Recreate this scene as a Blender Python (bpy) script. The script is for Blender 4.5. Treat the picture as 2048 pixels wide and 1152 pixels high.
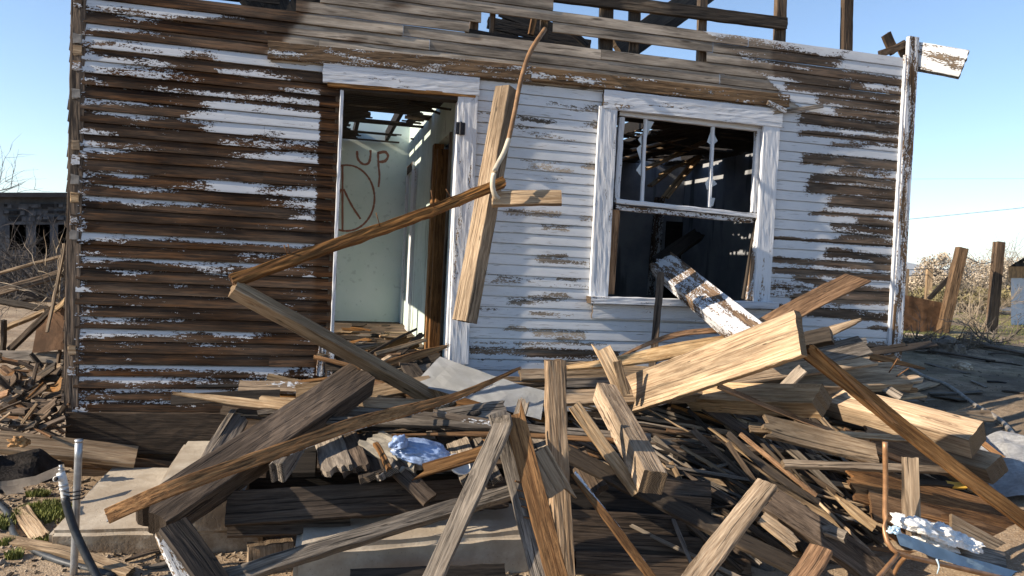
import bpy, bmesh, math, random
from mathutils import Vector, Matrix, noise as mnoise
import numpy as np
random.seed(7)
S = bpy.context.scene
for o in list(bpy.data.objects): bpy.data.objects.remove(o)
COL = S.collection
R = math.radians

# ------------------------------------------------------------------ camera
FPX = 1500.0
CAM = Vector((0, -5.5, 1.62))
RT = Vector((0.96968, -0.2388, 0.0510)).normalized()
FW = Vector((0.24159, 0.96943, -0.04284)); FW = (FW - RT*FW.dot(RT)).normalized()
UP = RT.cross(FW).normalized()
cd = bpy.data.cameras.new('camera'); co = bpy.data.objects.new('camera', cd); COL.objects.link(co)
m = Matrix((RT, UP, -FW)).transposed().to_4x4(); m.translation = CAM; co.matrix_world = m
cd.sensor_width = 36; cd.lens = FPX/2048*36; cd.clip_end = 60000; cd.clip_start = .05
S.camera = co

# ------------------------------------------------------------------ sky and sun
SUN_EL, SUN_AZ = R(25), R(4.0)          # azimuth: in front of the facade plane, from the left
sdir = Vector((-math.cos(SUN_EL)*math.cos(SUN_AZ), -math.cos(SUN_EL)*math.sin(SUN_AZ), math.sin(SUN_EL)))
w = bpy.data.worlds.new('World'); S.world = w; w.use_nodes = True
nt = w.node_tree; bg = nt.nodes['Background']
sky = nt.nodes.new('ShaderNodeTexSky'); sky.sky_type = 'NISHITA'; sky.sun_disc = False
sky.sun_elevation = SUN_EL; sky.sun_rotation = math.atan2(sdir.x, sdir.y)
sky.air_density = .85; sky.dust_density = .05; sky.ozone_density = 2.2
nt.links.new(sky.outputs[0], bg.inputs[0]); bg.inputs[1].default_value = 0.115
sl = bpy.data.lights.new('sun', 'SUN'); sl.energy = 5.0; sl.angle = R(.5); sl.color = (1, .87, .70)
so = bpy.data.objects.new('sun', sl); COL.objects.link(so)
so.rotation_euler = (-sdir).to_track_quat('-Z', 'Y').to_euler(); so.location = (-8, -3, 9)
S.view_settings.view_transform = 'Standard'; S.view_settings.look = 'None'
S.view_settings.exposure = 0.95; S.view_settings.gamma = 1
S.cycles.max_bounces = 6; S.cycles.diffuse_bounces = 4; S.cycles.glossy_bounces = 2

# ------------------------------------------------------------------ pixel rays -> places
def ray(px, py): return RT*((px-1024)/FPX) - UP*((py-576)/FPX) + FW
def P(px, py, Y):                      # on the vertical plane Y, parallel to the facade
    d = ray(px, py); return CAM + d*((Y-CAM.y)/d.y)
def PX(px, py, X):
    d = ray(px, py); return CAM + d*((X-CAM.x)/d.x)
def at(px, py, dist): return CAM + ray(px, py)*dist
def project(v):
    q = Vector(v)-CAM; z = q.dot(FW)
    return 1024+FPX*q.dot(RT)/z, 576-FPX*q.dot(UP)/z
def sm(t): t = max(0, min(1, t)); return t*t*(3-2*t)
def gz(x, y):
    h = .62*sm((x-2.2)/5.0)
    d = math.hypot(x, y)
    a = 1/(1+d/40)
    h += a*(.035*mnoise.noise((x*.9, y*.9, 3)) + .018*mnoise.noise((x*3, y*3, 8)) + .012*mnoise.noise((x*9, y*9, 1)))
    return h
def G(px, py, dz=0):
    d = ray(px, py); t = 1.5
    while t < 400:
        q = CAM + d*t
        if q.z < gz(q.x, q.y)+dz: break
        t *= 1.01
    return q

# ------------------------------------------------------------------ materials
def mat(name):
    m = bpy.data.materials.new(name); m.use_nodes = True
    nt = m.node_tree; return m, nt, nt.nodes['Principled BSDF']
class N:
    def __init__(s, nt): s.nt = nt; s.l = nt.links.new
    def n(s, t, **k):
        x = s.nt.nodes.new('ShaderNode'+t)
        for a, b in k.items(): setattr(x, a, b)
        return x
    def put(s, sock, v):
        if isinstance(v, bpy.types.NodeSocket): s.l(v, sock)
        elif v is not None:
            if hasattr(sock.default_value, '__len__') and len(sock.default_value) == 4 and len(v) == 3: v = (*v, 1)
            sock.default_value = v
    def math(s, op, a, b=None, clamp=False):
        x = s.n('Math', operation=op, use_clamp=clamp); s.put(x.inputs[0], a)
        if b is not None: s.put(x.inputs[1], b)
        return x.outputs[0]
    def mix(s, f, a, b, mode='MIX'):
        x = s.n('MixRGB', blend_type=mode); s.put(x.inputs[0], f); s.put(x.inputs[1], a); s.put(x.inputs[2], b); return x.outputs[0]
    def map(s, v, scale, loc=None):
        x = s.n('Mapping'); s.put(x.inputs[0], v); x.inputs['Scale'].default_value = scale
        if loc is not None: s.put(x.inputs['Location'], loc)
        return x.outputs[0]
    def noise(s, v, scale=1, detail=4, rough=.55, dist=0):
        x = s.n('TexNoise'); s.put(x.inputs['Vector'], v); x.inputs['Scale'].default_value = scale
        x.inputs['Detail'].default_value = detail; x.inputs['Roughness'].default_value = rough; x.inputs['Distortion'].default_value = dist
        return x.outputs[0]
    def vor(s, v, scale=1, out='Color', metric='CHEBYCHEV', feature='F1'):
        x = s.n('TexVoronoi', feature=feature, distance=metric); s.put(x.inputs['Vector'], v); x.inputs['Scale'].default_value = scale
        return x.outputs[out]
    def ss(s, v, a, b, o0=0, o1=1):
        x = s.n('MapRange', interpolation_type='SMOOTHSTEP'); s.put(x.inputs[0], v)
        x.inputs[1].default_value = a; x.inputs[2].default_value = b; x.inputs[3].default_value = o0; x.inputs[4].default_value = o1
        return x.outputs[0]
    def bump(s, h, strength, dist, normal=None):
        x = s.n('Bump'); s.put(x.inputs['Height'], h); x.inputs['Strength'].default_value = strength; x.inputs['Distance'].default_value = dist
        if normal: s.put(x.inputs['Normal'], normal)
        return x.outputs[0]

def grain_nodes(g, v):
    """long-grain wood pattern along the local X axis"""
    warp = g.noise(g.map(v, (1.3, 5, 5)), 1, 2)
    v2 = g.n('VectorMath', operation='ADD'); g.put(v2.inputs[0], v)
    cmb = g.n('CombineXYZ'); g.put(cmb.inputs[1], g.math('MULTIPLY', warp, .05)); g.put(cmb.inputs[2], g.math('MULTIPLY', warp, .03)); g.put(v2.inputs[1], cmb.outputs[0])
    v2 = v2.outputs[0]
    a = g.noise(g.map(v2, (2.2, 70, 70)), 1, 6, .68)
    b = g.noise(g.map(v2, (11, 300, 300)), 1, 3, .6)
    c = g.noise(g.map(v, (1.0, 4.5, 4.5)), 1, 3)
    k = g.noise(g.map(v2, (1.5, 95, 40)), 1, 4, .55)
    f = g.noise(g.map(v, (.55, 7.5, 7.5)), 1, 1.5, .4)
    rg = g.math('FRACT', g.math('MULTIPLY', f, 17))
    rg = g.math('MULTIPLY', g.ss(rg, .0, .72), g.ss(rg, 1.0, .82))
    return a, b, c, k, rg

def wood(name, dark, light, paint=0, ring=.3, pcol=(.62, .63, .64), rough=.82, crack=.5, soot=0, flake=.02, spec=.25):
    m, nt, bs = mat(name); g = N(nt)
    tc = g.n('TexCoord').outputs['Object']; oi = g.n('ObjectInfo').outputs['Random']
    off = g.n('CombineXYZ'); g.put(off.inputs[0], g.math('MULTIPLY', oi, 71)); g.put(off.inputs[1], g.math('MULTIPLY', oi, 13)); g.put(off.inputs[2], g.math('MULTIPLY', oi, 29))
    v = g.n('VectorMath', operation='ADD'); g.put(v.inputs[0], tc); g.put(v.inputs[1], off.outputs[0]); v = v.outputs[0]
    vs_ = g.n('VectorMath', operation='SCALE'); g.put(vs_.inputs[0], v); g.put(vs_.inputs['Scale'], g.math('ADD', .62, g.math('MULTIPLY', g.math('FRACT', g.math('MULTIPLY', oi, 7.31)), .75))); v = vs_.outputs[0]
    a, b, c, k, rg = grain_nodes(g, v)
    t = g.math('ADD', g.math('MULTIPLY', a, .62), g.math('MULTIPLY', b, .38))
    col = g.mix(g.ss(t, .36, .64), dark, light)
    col = g.mix(g.math('MULTIPLY', rg, ring), col, tuple(x*.62+y*.1 for x, y in zip(dark, light)))
    col = g.mix(g.math('MULTIPLY', g.ss(k, .41, .35), crack), col, tuple(x*.15 for x in dark))
    col = g.mix(1, col, g.ss(c, .28, .72, .48, 1.3), 'MULTIPLY')
    st = g.noise(g.map(v, (2.2, 9, 9)), 1, 5, .7)
    col = g.mix(g.math('MULTIPLY', g.ss(st, .57, .70), .55), col, tuple(x*.35 for x in dark))
    kd = g.vor(g.map(v, (1.5, 8.5, 8.5)), 1, 'Distance', 'EUCLIDEAN')
    kr = g.math('FRACT', g.math('MULTIPLY', kd, 22))
    col = g.mix(g.math('MULTIPLY', g.ss(kd, .23, .13), g.ss(kr, .25, .75, .35, .8)), col, tuple(x*.55 for x in dark))
    val = g.math('ADD', g.math('MULTIPLY', oi, .5), .78)
    col = g.mix(1, col, val, 'MULTIPLY')
    hs = g.n('HueSaturation'); g.put(hs.inputs['Color'], col); g.put(hs.inputs['Saturation'], g.math('ADD', .88, g.math('MULTIPLY', g.math('FRACT', g.math('MULTIPLY', oi, 13.7)), .26))); col = hs.outputs[0]
    if soot:
        s = g.noise(g.map(v, (1.1, 3, 3)), 1, 4)
        col = g.mix(g.math('MULTIPLY', g.ss(s, .62-.3*soot, .72-.3*soot), .85), col, (.018, .015, .013))
    # nail heads and rust bleeding from them
    vn = g.vor(g.map(v, (3.1, 14, 14)), 1, 'Distance', 'EUCLIDEAN')
    col = g.mix(g.math('MULTIPLY', g.ss(vn, .10, .04), .8), col, (.02, .014, .01))
    # end grain
    gn = g.n('NewGeometry').outputs['Normal']
    vt = g.n('VectorTransform', vector_type='NORMAL', convert_from='WORLD', convert_to='OBJECT'); g.put(vt.inputs[0], gn)
    sx = g.n('SeparateXYZ'); g.put(sx.inputs[0], vt.outputs[0])
    end = g.ss(g.math('ABSOLUTE', sx.outputs[0]), .6, .8)
    wv = g.n('TexWave', wave_type='RINGS', rings_direction='X'); 
    mp = g.map(tc, (.2, 1, 1), (0, .04, .035)); g.put(wv.inputs['Vector'], mp)
    wv.inputs['Scale'].default_value = 42; wv.inputs['Distortion'].default_value = 2.0; wv.inputs['Detail'].default_value = 2; wv.inputs['Detail Scale'].default_value = 3
    ecol = g.mix(wv.outputs[1], tuple(x*.25 for x in dark), tuple((x+y)*.30 for x, y in zip(dark, light)))
    col = g.mix(end, col, ecol)
    h = g.math('SUBTRACT', g.math('SUBTRACT', t, g.math('MULTIPLY', rg, .12)), g.math('MULTIPLY', g.ss(k, .42, .32), .8))
    if paint:
        pn = g.noise(g.map(v, (3.0, 16, 16)), 1, 5, .62)
        vc = g.n('SeparateXYZ'); g.put(vc.inputs[0], g.vor(g.map(v, (90, 160, 160)), 1))
        q = g.math('ADD', pn, g.math('MULTIPLY', g.math('SUBTRACT', vc.outputs[0], .5), .16))
        th = .5+(.5-paint)*.50
        pm = g.math('MULTIPLY', g.ss(q, th-flake, th+flake), g.math('SUBTRACT', 1, end))
        pc = g.mix(g.ss(c, .3, .7), tuple(x*.93 for x in pcol), pcol)
        pc = g.mix(g.math('MULTIPLY', g.ss(b, .40, .30), .5), pc, (.30, .28, .25))
        col = g.mix(pm, col, pc)
        h = g.math('ADD', h, g.math('MULTIPLY', pm, 1.6))
    g.put(bs.inputs['Base Color'], col); bs.inputs['Roughness'].default_value = rough
    bs.inputs['Specular IOR Level'].default_value = spec
    g.put(bs.inputs['Normal'], g.bump(h, .85, .006))
    return m

W = {
 'fresh': wood('fresh_split_wood', (.29, .175, .088), (.60, .44, .265), crack=.4),
 'tan':  wood('weathered_tan_wood', (.21, .135, .075), (.49, .365, .235), crack=.7),
 'grey': wood('weathered_grey_wood', (.115, .093, .073), (.35, .295, .235), crack=.9),
 'brown': wood('orange_brown_wood', (.12, .056, .022), (.37, .205, .092), crack=.6),
 'rough': wood('rough_rust_brown_wood', (.10, .045, .018), (.40, .21, .09), crack=.8),
 'post': wood('rotten_orange_streaked_post', (.13, .075, .035), (.42, .29, .17), crack=.9, ring=.4),
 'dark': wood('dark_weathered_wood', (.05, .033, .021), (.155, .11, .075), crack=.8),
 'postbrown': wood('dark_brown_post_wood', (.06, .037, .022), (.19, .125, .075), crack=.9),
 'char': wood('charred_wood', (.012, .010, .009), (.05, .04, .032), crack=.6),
 'soot': wood('sooty_tan_wood', (.13, .085, .05), (.36, .27, .18), crack=.6, soot=1),
 'wpaint': wood('white_painted_wood', (.17, .12, .08), (.36, .28, .2), paint=.62, crack=.7),
 'spaint': wood('scraps_of_white_paint_wood', (.13, .09, .06), (.34, .26, .18), paint=.33, crack=.7),
 'trim': wood('peeling_white_trim', (.12, .08, .05), (.34, .25, .17), paint=.85, crack=.5, pcol=(.64, .65, .67)),
 'oldtrim': wood('half_peeled_white_trim', (.10, .06, .035), (.26, .17, .10), paint=.50, crack=.6, pcol=(.60, .61, .63)),
 'ledger': wood('ledger_board_wood', (.10, .06, .033), (.29, .19, .11), paint=.30, crack=.6),
}

def simple(name, col, rough=.7, metal=0, nscale=8, amt=.3, bump=.15, bd=.004, spec=.3, col2=None):
    m, nt, bs = mat(name); g = N(nt)
    tc = g.n('TexCoord').outputs['Object']
    n = g.noise(tc, nscale, 6, .6)
    c2 = col2 or tuple(x*(1-amt) for x in col)
    g.put(bs.inputs['Base Color'], g.mix(g.ss(n, .35, .65), c2, col)); bs.inputs['Roughness'].default_value = rough; bs.inputs['Metallic'].default_value = metal
    bs.inputs['Specular IOR Level'].default_value = spec
    if bump: g.put(bs.inputs['Normal'], g.bump(g.noise(tc, nscale*6, 4), bump, bd))
    return m
def concrete_mat(nm='worn_concrete', dirt=1):
    m, nt, bs = mat(nm); g = N(nt); tc = g.n('TexCoord').outputs['Object']
    a = g.noise(tc, 3, 6, .6); b = g.noise(tc, 60, 3); p = g.vor(tc, 55, 'Distance', 'EUCLIDEAN')
    col = g.mix(g.ss(a, .36, .64), (.33, .27, .20), (.52, .455, .36))
    col = g.mix(g.math('MULTIPLY', g.ss(p, .16, .08), g.ss(b, .45, .6)), col, (.20, .16, .12))
    col = g.mix(g.math('MULTIPLY', g.ss(b, .35, .65), .35), col, (.36, .30, .23))
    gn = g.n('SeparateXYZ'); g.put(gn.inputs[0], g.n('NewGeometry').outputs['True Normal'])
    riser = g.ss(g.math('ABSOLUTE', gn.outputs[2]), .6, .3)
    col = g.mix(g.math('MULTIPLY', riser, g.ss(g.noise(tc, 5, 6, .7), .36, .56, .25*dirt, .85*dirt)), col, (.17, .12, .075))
    g.put(bs.inputs['Base Color'], col); bs.inputs['Roughness'].default_value = .92; bs.inputs['Specular IOR Level'].default_value = .2
    g.put(bs.inputs['Normal'], g.bump(g.math('ADD', g.math('MULTIPLY', a, .6), g.math('ADD', g.math('MULTIPLY', b, .35), g.math('MULTIPLY', g.ss(p, .2, .05), -.4))), .6, .01))
    return m
M = {
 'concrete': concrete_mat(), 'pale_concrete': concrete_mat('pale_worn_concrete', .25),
 'galv': simple('galvanised_pipe', (.46, .47, .48), .42, .75, 14, .35, .1, .002),
 'pvc': simple('grubby_white_plastic', (.68, .68, .66), .45, 0, 20, .25, .05, .002),
 'hose': simple('black_rubber_hose', (.045, .05, .055), .5, 0, 30, .4, .2, .002),
 'copper': simple('brown_enamel_tube', (.36, .19, .09), .42, .25, 20, .35, .08, .002, .5),
 'vinyl': simple('pale_blue_vinyl', (.46, .62, .74), .5, 0, 9, .2, .2, .004),
 'fluff': simple('white_wadding', (.86, .85, .82), .95, 0, 60, .10, .5, .01),
 'bag': simple('blue_plastic_bag', (.27, .37, .58), .38, 0, 10, .35, .3, .01, .5),
 'metal_black': simple('black_hinge_metal', (.03, .03, .035), .5, .5, 30, .3, .1, .002),
 'nail': simple('rusty_nail', (.22, .11, .05), .6, .5, 30, .4, 0),
 'panel': simple('pale_wallboard', (.55, .555, .55), .8, 0, 5, .2, .25, .004, .3, (.44, .44, .42)),
 'foam': simple('old_fibreboard', (.28, .25, .20), .9, 0, 16, .35, .5, .006),
 'orange_ply': simple('peeling_orange_plywood', (.42, .23, .09), .8, 0, 7, .5, .5, .006),
 'card': simple('grey_brown_card', (.40, .34, .27), .85, 0, 9, .25, .3, .004),
 'burnt': simple('burnt_sheet', (.055, .045, .038), .9, 0, 10, .6, .7, .01),
 'yellow': simple('yellow_paint', (.62, .38, .06), .6, 0, 12, .3, .1),
 'cream_tube': simple('cream_conduit', (.52, .46, .36), .5, 0, 12, .25, .1, .002),
 'brown_tube': simple('brown_conduit', (.27, .15, .07), .55, 0, 12, .45, .2, .002),
 'glass_dusty': simple('dusty_broken_glass', (.42, .45, .47), .25, 0, 12, .2, .05, .001, .6),
 'ceramic': simple('white_china', (.78, .78, .76), .25, 0, 10, .1, 0, .001, .5),
 'stone': simple('dirt_coloured_stone', (.33, .26, .185), .9, 0, 30, .4, .4),
 'wire': simple('power_cable', (.04, .04, .045), .6),
 'bark': simple('dry_grey_bark', (.20, .165, .13), .9, 0, 18, .5, .6, .01),
 'twig': simple('pale_dry_twig', (.36, .29, .21), .9, 0, 18, .4, .3, .005),
 'drytwig_dark': simple('dark_bare_twig', (.10, .085, .075), .9, 0, 18, .4, .3, .005),
 'leaf_tan': simple('dry_straw_foliage', (.52, .43, .32), .9, 0, 3, .45, 0),
 'leaf_olive': simple('olive_scrub_foliage', (.26, .22, .11), .9, 0, 3, .5, 0),
 'leaf_green': simple('fresh_grass_blades', (.20, .215, .055), .75, 0, 5, .4, 0),
 'tin': simple('dull_tin', (.30, .27, .235), .6, .3, 16, .45, .3, .004),
 'rustpanel': simple('rusty_panel', (.20, .11, .06), .85, 0, 6, .55, .4, .006),
 'mountain': simple('desert_mountain', (.17, .16, .15), .95, 0, .002, .4, 0),
 'tarp': simple('grey_white_mesh_sheet', (.60, .60, .60), .7, 0, 30, .25, .5, .006),
 'dust_dark': simple('interior_soot', (.035, .033, .032), .95, 0, 4, .5, .3),
 'blackroof': simple('black_felt_roof', (.03, .03, .035), .85, 0, 5, .4, .3),
}

# ------------------------------------------------------------------ mesh helpers
def link(name, me, material=None, parent=None, loc=None):
    o = bpy.data.objects.new(name, me); COL.objects.link(o)
    if material is not None and me is not None: me.materials.append(material)
    if loc is not None: o.matrix_world = loc if isinstance(loc, Matrix) else Matrix.Translation(loc)
    if parent is not None:
        o.parent = parent; o.matrix_parent_inverse = parent.matrix_world.inverted()
    return o
def tag(o, label, cat, group=None, kind=None):
    if label: o['label'] = label
    if cat: o['category'] = cat
    if group: o['group'] = group
    if kind: o['kind'] = kind
    return o
def empty(name, loc, label, cat, group=None):
    o = bpy.data.objects.new(name, None); COL.objects.link(o); o.empty_display_size = .1
    o.matrix_world = Matrix.Translation(loc); return tag(o, label, cat, group)
def me_from(bm, name, smooth=False):
    bmesh.ops.recalc_face_normals(bm, faces=bm.faces)
    me = bpy.data.meshes.new(name); bm.to_mesh(me); bm.free()
    if smooth: me.shade_smooth()
    return me
def box(bm, lo, hi, bev=0, mtx=None):
    r = bmesh.ops.create_cube(bm, size=1)
    vs = r['verts']
    for v in vs:
        v.co = Vector([(a+b)/2+c*(b-a) for a, b, c in zip(lo, hi, v.co)])
        if mtx: v.co = mtx @ v.co
    if bev:
        es = list({e for v in vs for e in v.link_edges}); bmesh.ops.bevel(bm, geom=es, offset=bev, segments=2, affect='EDGES')
def boxobj(name, lo, hi, material, parent=None, bev=0, label=None, cat=None, group=None):
    c = Vector([(a+b)/2 for a, b in zip(lo, hi)])
    bm = bmesh.new(); box(bm, [a-q for a, q in zip(lo, c)], [a-q for a, q in zip(hi, c)], bev)
    o = link(name, me_from(bm, name), material, parent, c)
    return tag(o, label, cat, group)
def catmull(pts, n):
    if len(pts) == 2: return [pts[0].lerp(pts[1], i/n) for i in range(n+1)]
    q = [pts[0]*2-pts[1]]+list(pts)+[pts[-1]*2-pts[-2]]; out = []
    L = [(pts[i+1]-pts[i]).length for i in range(len(pts)-1)]; T = sum(L)
    for i in range(n+1):
        s = T*i/n; k = 0
        while k < len(L)-1 and s > L[k]: s -= L[k]; k += 1
        t = min(1, s/L[k]); a, b, c, d = q[k:k+4]
        out.append(.5*((2*b)+(c-a)*t+(2*a-5*b+4*c-d)*t*t+(3*b-a-3*c+d)*t**3))
    return out
def tube(name, pts, r, material, parent=None, n=24, seg=8, r2=None, label=None, cat=None, group=None):
    pts = [Vector(p) for p in pts]; path = catmull(pts, n); bm = bmesh.new(); rings = []
    o0 = path[0].copy(); up = Vector((0, 0, 1))
    for i, p in enumerate(path):
        t = (path[min(i+1, n)]-path[max(i-1, 0)]).normalized()
        u = t.cross(up if abs(t.z) < .95 else Vector((1, 0, 0))).normalized(); v = t.cross(u)
        rr = r+(r2-r)*i/n if r2 is not None else r
        rings.append([bm.verts.new(p-o0+(u*math.cos(a)+v*math.sin(a))*rr) for a in [2*math.pi*k/seg for k in range(seg)]])
    for a, b in zip(rings, rings[1:]):
        for k in range(seg): bm.faces.new((a[k], a[(k+1) % seg], b[(k+1) % seg], b[k]))
    bm.faces.new(rings[0]); bm.faces.new(rings[-1][::-1])
    o = link(name, me_from(bm, name, True), material, parent, o0); return tag(o, label, cat, group)

def plank_mesh(path, w, t, n0, ends='ss', seed=0, rough=.0015, warp=.006, taper=1, m=11):
    """a weathered board swept along PATH (local coords, chord along +X); n0: broad-face normal. ends: s sawn, j jagged, p pointed, a/b skew cut, t splinter"""
    rnd = random.Random(seed); n = len(path)-1; bm = bmesh.new()
    c = min(.0035, t*.22, w*.2)
    ys = [-w/2, -w/2+c]+[(-w/2+c)+(w-2*c)*k/(m-3) for k in range(1, m-3)]+[w/2-c, w/2]
    zc = [-c]+[0]*(m-2)+[-c]
    def offs(e):
        if e == 'j':
            s0 = rnd.uniform(0, 90); return [(mnoise.noise((y*28+s0, 0, 0))+.6*mnoise.noise((y*90+s0, 3, 0)))*min(.05, w*.5) for y in ys]
        if e == 'p': return [-abs(y)/(w/2)*w*.9 for y in ys]
        if e == 'P': return [-(y+w/2)/w*w*2.6 for y in ys]
        if e == 'Q': return [-(w/2-y)/w*w*2.6 for y in ys]
        if e == 'a': return [y/w*w*.8 for y in ys]
        if e == 'b': return [-y/w*w*.8 for y in ys]
        if e == 't': return [rnd.uniform(-.6, .1)*w for _ in ys]
        s0 = rnd.uniform(0, 90); return [min(.006, w*.10)*mnoise.noise((y*30+s0, 0, 0))+rnd.uniform(-.002, .002) for y in ys]
    oa, ob = offs(ends[0]), offs(ends[1]); rings = []; ph = [rnd.uniform(0, 50) for _ in range(4)]
    L = (path[-1]-path[0]).length
    tw = rnd.uniform(-1, 1)*warp*3
    for i, p in enumerate(path):
        s = i/n
        T = (path[min(i+1, n)]-path[max(i-1, 0)]).normalized()
        nn = (n0-T*n0.dot(T)).normalized(); yy = nn.cross(T)
        ang = tw*(s-.5)*2; nn, yy = nn*math.cos(ang)+yy*math.sin(ang), yy*math.cos(ang)-nn*math.sin(ang)
        wid = 1.0
        if 't' in ends:
            if ends[1] == 't' and s > .6: wid = 1-.75*(s-.6)/.4
            if ends[0] == 't' and s < .4: wid = 1-.75*(.4-s)/.4
        wid *= 1+(taper-1)*s
        bow = warp*math.sin(math.pi*s)*rnd.choice((1,)) * (1 if seed % 2 else -1)
        top, bot = [], []
        for k, y in enumerate(ys):
            e = 0
            if i == 0: e = -oa[k]
            if i == n: e = ob[k]
            if i == n and ends[1] in 'pPQ': e = ob[k]
            q = p+T*e+yy*(y*wid)+nn*bow
            jt = rough*mnoise.noise((s*L*9+ph[0], y*60, ph[1])); jb = rough*mnoise.noise((s*L*9+ph[2], y*60, ph[3]))
            edge = yy*(rough*1.6*mnoise.noise((s*L*14+ph[1], y*9, ph[0])) if k in (0, m-1) else 0)
            top.append(bm.verts.new(q+nn*(t/2+zc[k]+jt)+edge)); bot.append(bm.verts.new(q+nn*(-t/2-zc[k]+jb)+edge))
        rings.append((top, bot))
    for (a, b), (c2, d) in zip(rings, rings[1:]):
        for k in range(m-1):
            bm.faces.new((a[k], a[k+1], c2[k+1], c2[k])); bm.faces.new((b[k+1], b[k], d[k], d[k+1]))
        bm.faces.new((b[0], a[0], c2[0], d[0])); bm.faces.new((a[-1], b[-1], d[-1], c2[-1]))
    for (a, b), flip in ((rings[0], 1), (rings[-1], 0)):
        for k in range(m-1):
            f = (a[k], b[k], b[k+1], a[k+1]); bm.faces.new(f if flip else f[::-1])
    return bm

_seed = [100]
def board3(name, pts, w, t, material, n0, ends='ss', parent=None, label=None, cat='board', group=None, rough=.0028, warp=.006, taper=1):
    _seed[0] += 1
    pts = [Vector(p) for p in pts]
    A, B = pts[0], pts[-1]; x = (B-A).normalized(); L = (B-A).length
    n0 = (n0-x*n0.dot(x)).normalized(); y = n0.cross(x)
    mw = Matrix((x, y, n0)).transposed().to_4x4(); mid = (A+B)/2; mw.translation = mid; inv = mw.inverted()
    n = max(6, min(40, int(L/.06)))
    path = catmull([inv @ p for p in pts], n)
    bm = plank_mesh(path, w, t, Vector((0, 0, 1)), ends, _seed[0], rough, warp, taper)
    o = link(name, me_from(bm, name), material if not isinstance(material, str) else W[material], parent, mw)
    return tag(o, label, cat if not parent else None, group)
def board(name, label, mt, pts, wpx, t=None, roll=0, ends='ss', group=None, cat='board', taper=1, parent=None, warp=.006, rough=.0028):
    """a board between points given as (px, py, Y). wpx: its whole apparent width in pixels; roll tips the broad face up"""
    q = [P(*p) for p in pts]; A, B = q[0], q[-1]; mid = q[len(q)//2] if len(q) > 2 else (A+B)/2
    x = (B-A).normalized(); v = (CAM-mid); dist = (mid-CAM).dot(FW); v = (v-x*v.dot(x)).normalized()
    u = v.cross(x); u = u if u.z > 0 or abs(u.z) < 1e-6 else -u
    r = R(roll); n0 = v*math.cos(r)+u*math.sin(r)
    Wm = wpx/FPX*dist; cr, sr = abs(math.cos(r)), abs(math.sin(r))
    if t is None: w = t = Wm/(cr+sr)
    else: w = max(.008, (Wm-t*sr)/max(.2, cr))
    return board3(name, q, w, t, mt, n0, ends, parent, label, cat, group, rough, warp, taper)

# ------------------------------------------------------------------ ground
def axis(lo, hi, step, far, grow=1.22):
    a = list(np.arange(lo, hi, step)); s = step; x = hi
    while x < far: a.append(x); s *= grow; x += s
    s = step; x = lo-step; pre = []
    while x > -far: pre.append(x); s *= grow; x -= s
    return pre[::-1]+a
xs = axis(-6, 10, .07, 13500); ys = axis(-4.6, 9, .08, 13500)
verts = [(x, y, gz(x, y)) for y in ys for x in xs]; nx = len(xs)
faces = [(j*nx+i, j*nx+i+1, (j+1)*nx+i+1, (j+1)*nx+i) for j in range(len(ys)-1) for i in range(nx-1)]
me = bpy.data.meshes.new('ground'); me.from_pydata(verts, [], faces); me.shade_smooth()
m_, nt, bs = mat('dry_dirt'); g = N(nt); tc = g.n('TexCoord').outputs['Object']
a = g.noise(tc, 1.1, 6, .65); b = g.noise(tc, 14, 5, .7); c = g.noise(tc, 90, 3); d = g.noise(tc, .25, 5, .6)
col = g.mix(g.ss(a, .35, .65), (.235, .165, .105), (.37, .285, .195))
col = g.mix(g.math('MULTIPLY', g.ss(b, .52, .66), .7), col, (.14, .095, .06))
col = g.mix(g.math('MULTIPLY', g.ss(c, .5, .68), .5), col, (.50, .42, .32))
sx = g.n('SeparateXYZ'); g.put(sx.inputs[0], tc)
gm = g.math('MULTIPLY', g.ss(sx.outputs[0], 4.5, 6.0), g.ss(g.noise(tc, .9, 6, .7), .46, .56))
dk_ = g.math('MULTIPLY', g.ss(sx.outputs[0], 3.8, 6.0), g.ss(g.noise(tc, 1.7, 6, .7), .36, .60))  # darker soil right of the house, its shade put into the colour
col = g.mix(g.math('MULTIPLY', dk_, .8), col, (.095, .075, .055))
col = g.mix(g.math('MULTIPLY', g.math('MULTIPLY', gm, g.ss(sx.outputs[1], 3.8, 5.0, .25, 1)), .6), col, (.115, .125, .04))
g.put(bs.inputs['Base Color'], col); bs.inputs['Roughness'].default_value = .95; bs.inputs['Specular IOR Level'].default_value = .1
g.put(bs.inputs['Normal'], g.bump(g.math('ADD', g.math('MULTIPLY', b, .7), g.math('MULTIPLY', c, .4)), .8, .025))
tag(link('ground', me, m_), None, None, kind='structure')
# mountain range on the horizon
vs, fs = [], []; K = 60
for i in range(K+1):
    p = at(1500+i*30, 545, 9000); h = 150+40*math.sin(i*.5)+55*mnoise.noise((i*.23, 1, 0))
    for q, f in ((0, 0), (0, .6), (0, 1)):
        vs.append((p.x+FW.x*f*2500, p.y+FW.y*f*2500, h*f*1.25-5))
for i in range(K):
    for k in range(2): fs.append((i*3+k, i*3+3+k, i*3+4+k, i*3+1+k))
me = bpy.data.meshes.new('mountains'); me.from_pydata(vs, [], fs); tag(link('mountains', me, M['mountain']), None, None, kind='structure')

# ------------------------------------------------------------------ the house
house = empty('ruined_house', (1.6, 0, .4), 'ruined white clapboard house with open roof frame, empty doorway and broken window', 'house')
def hx(px, py): return P(px, py, 0).x
def hz(px, py): return P(px, py, 0).z
Z0, LAP = .435, .08
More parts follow.
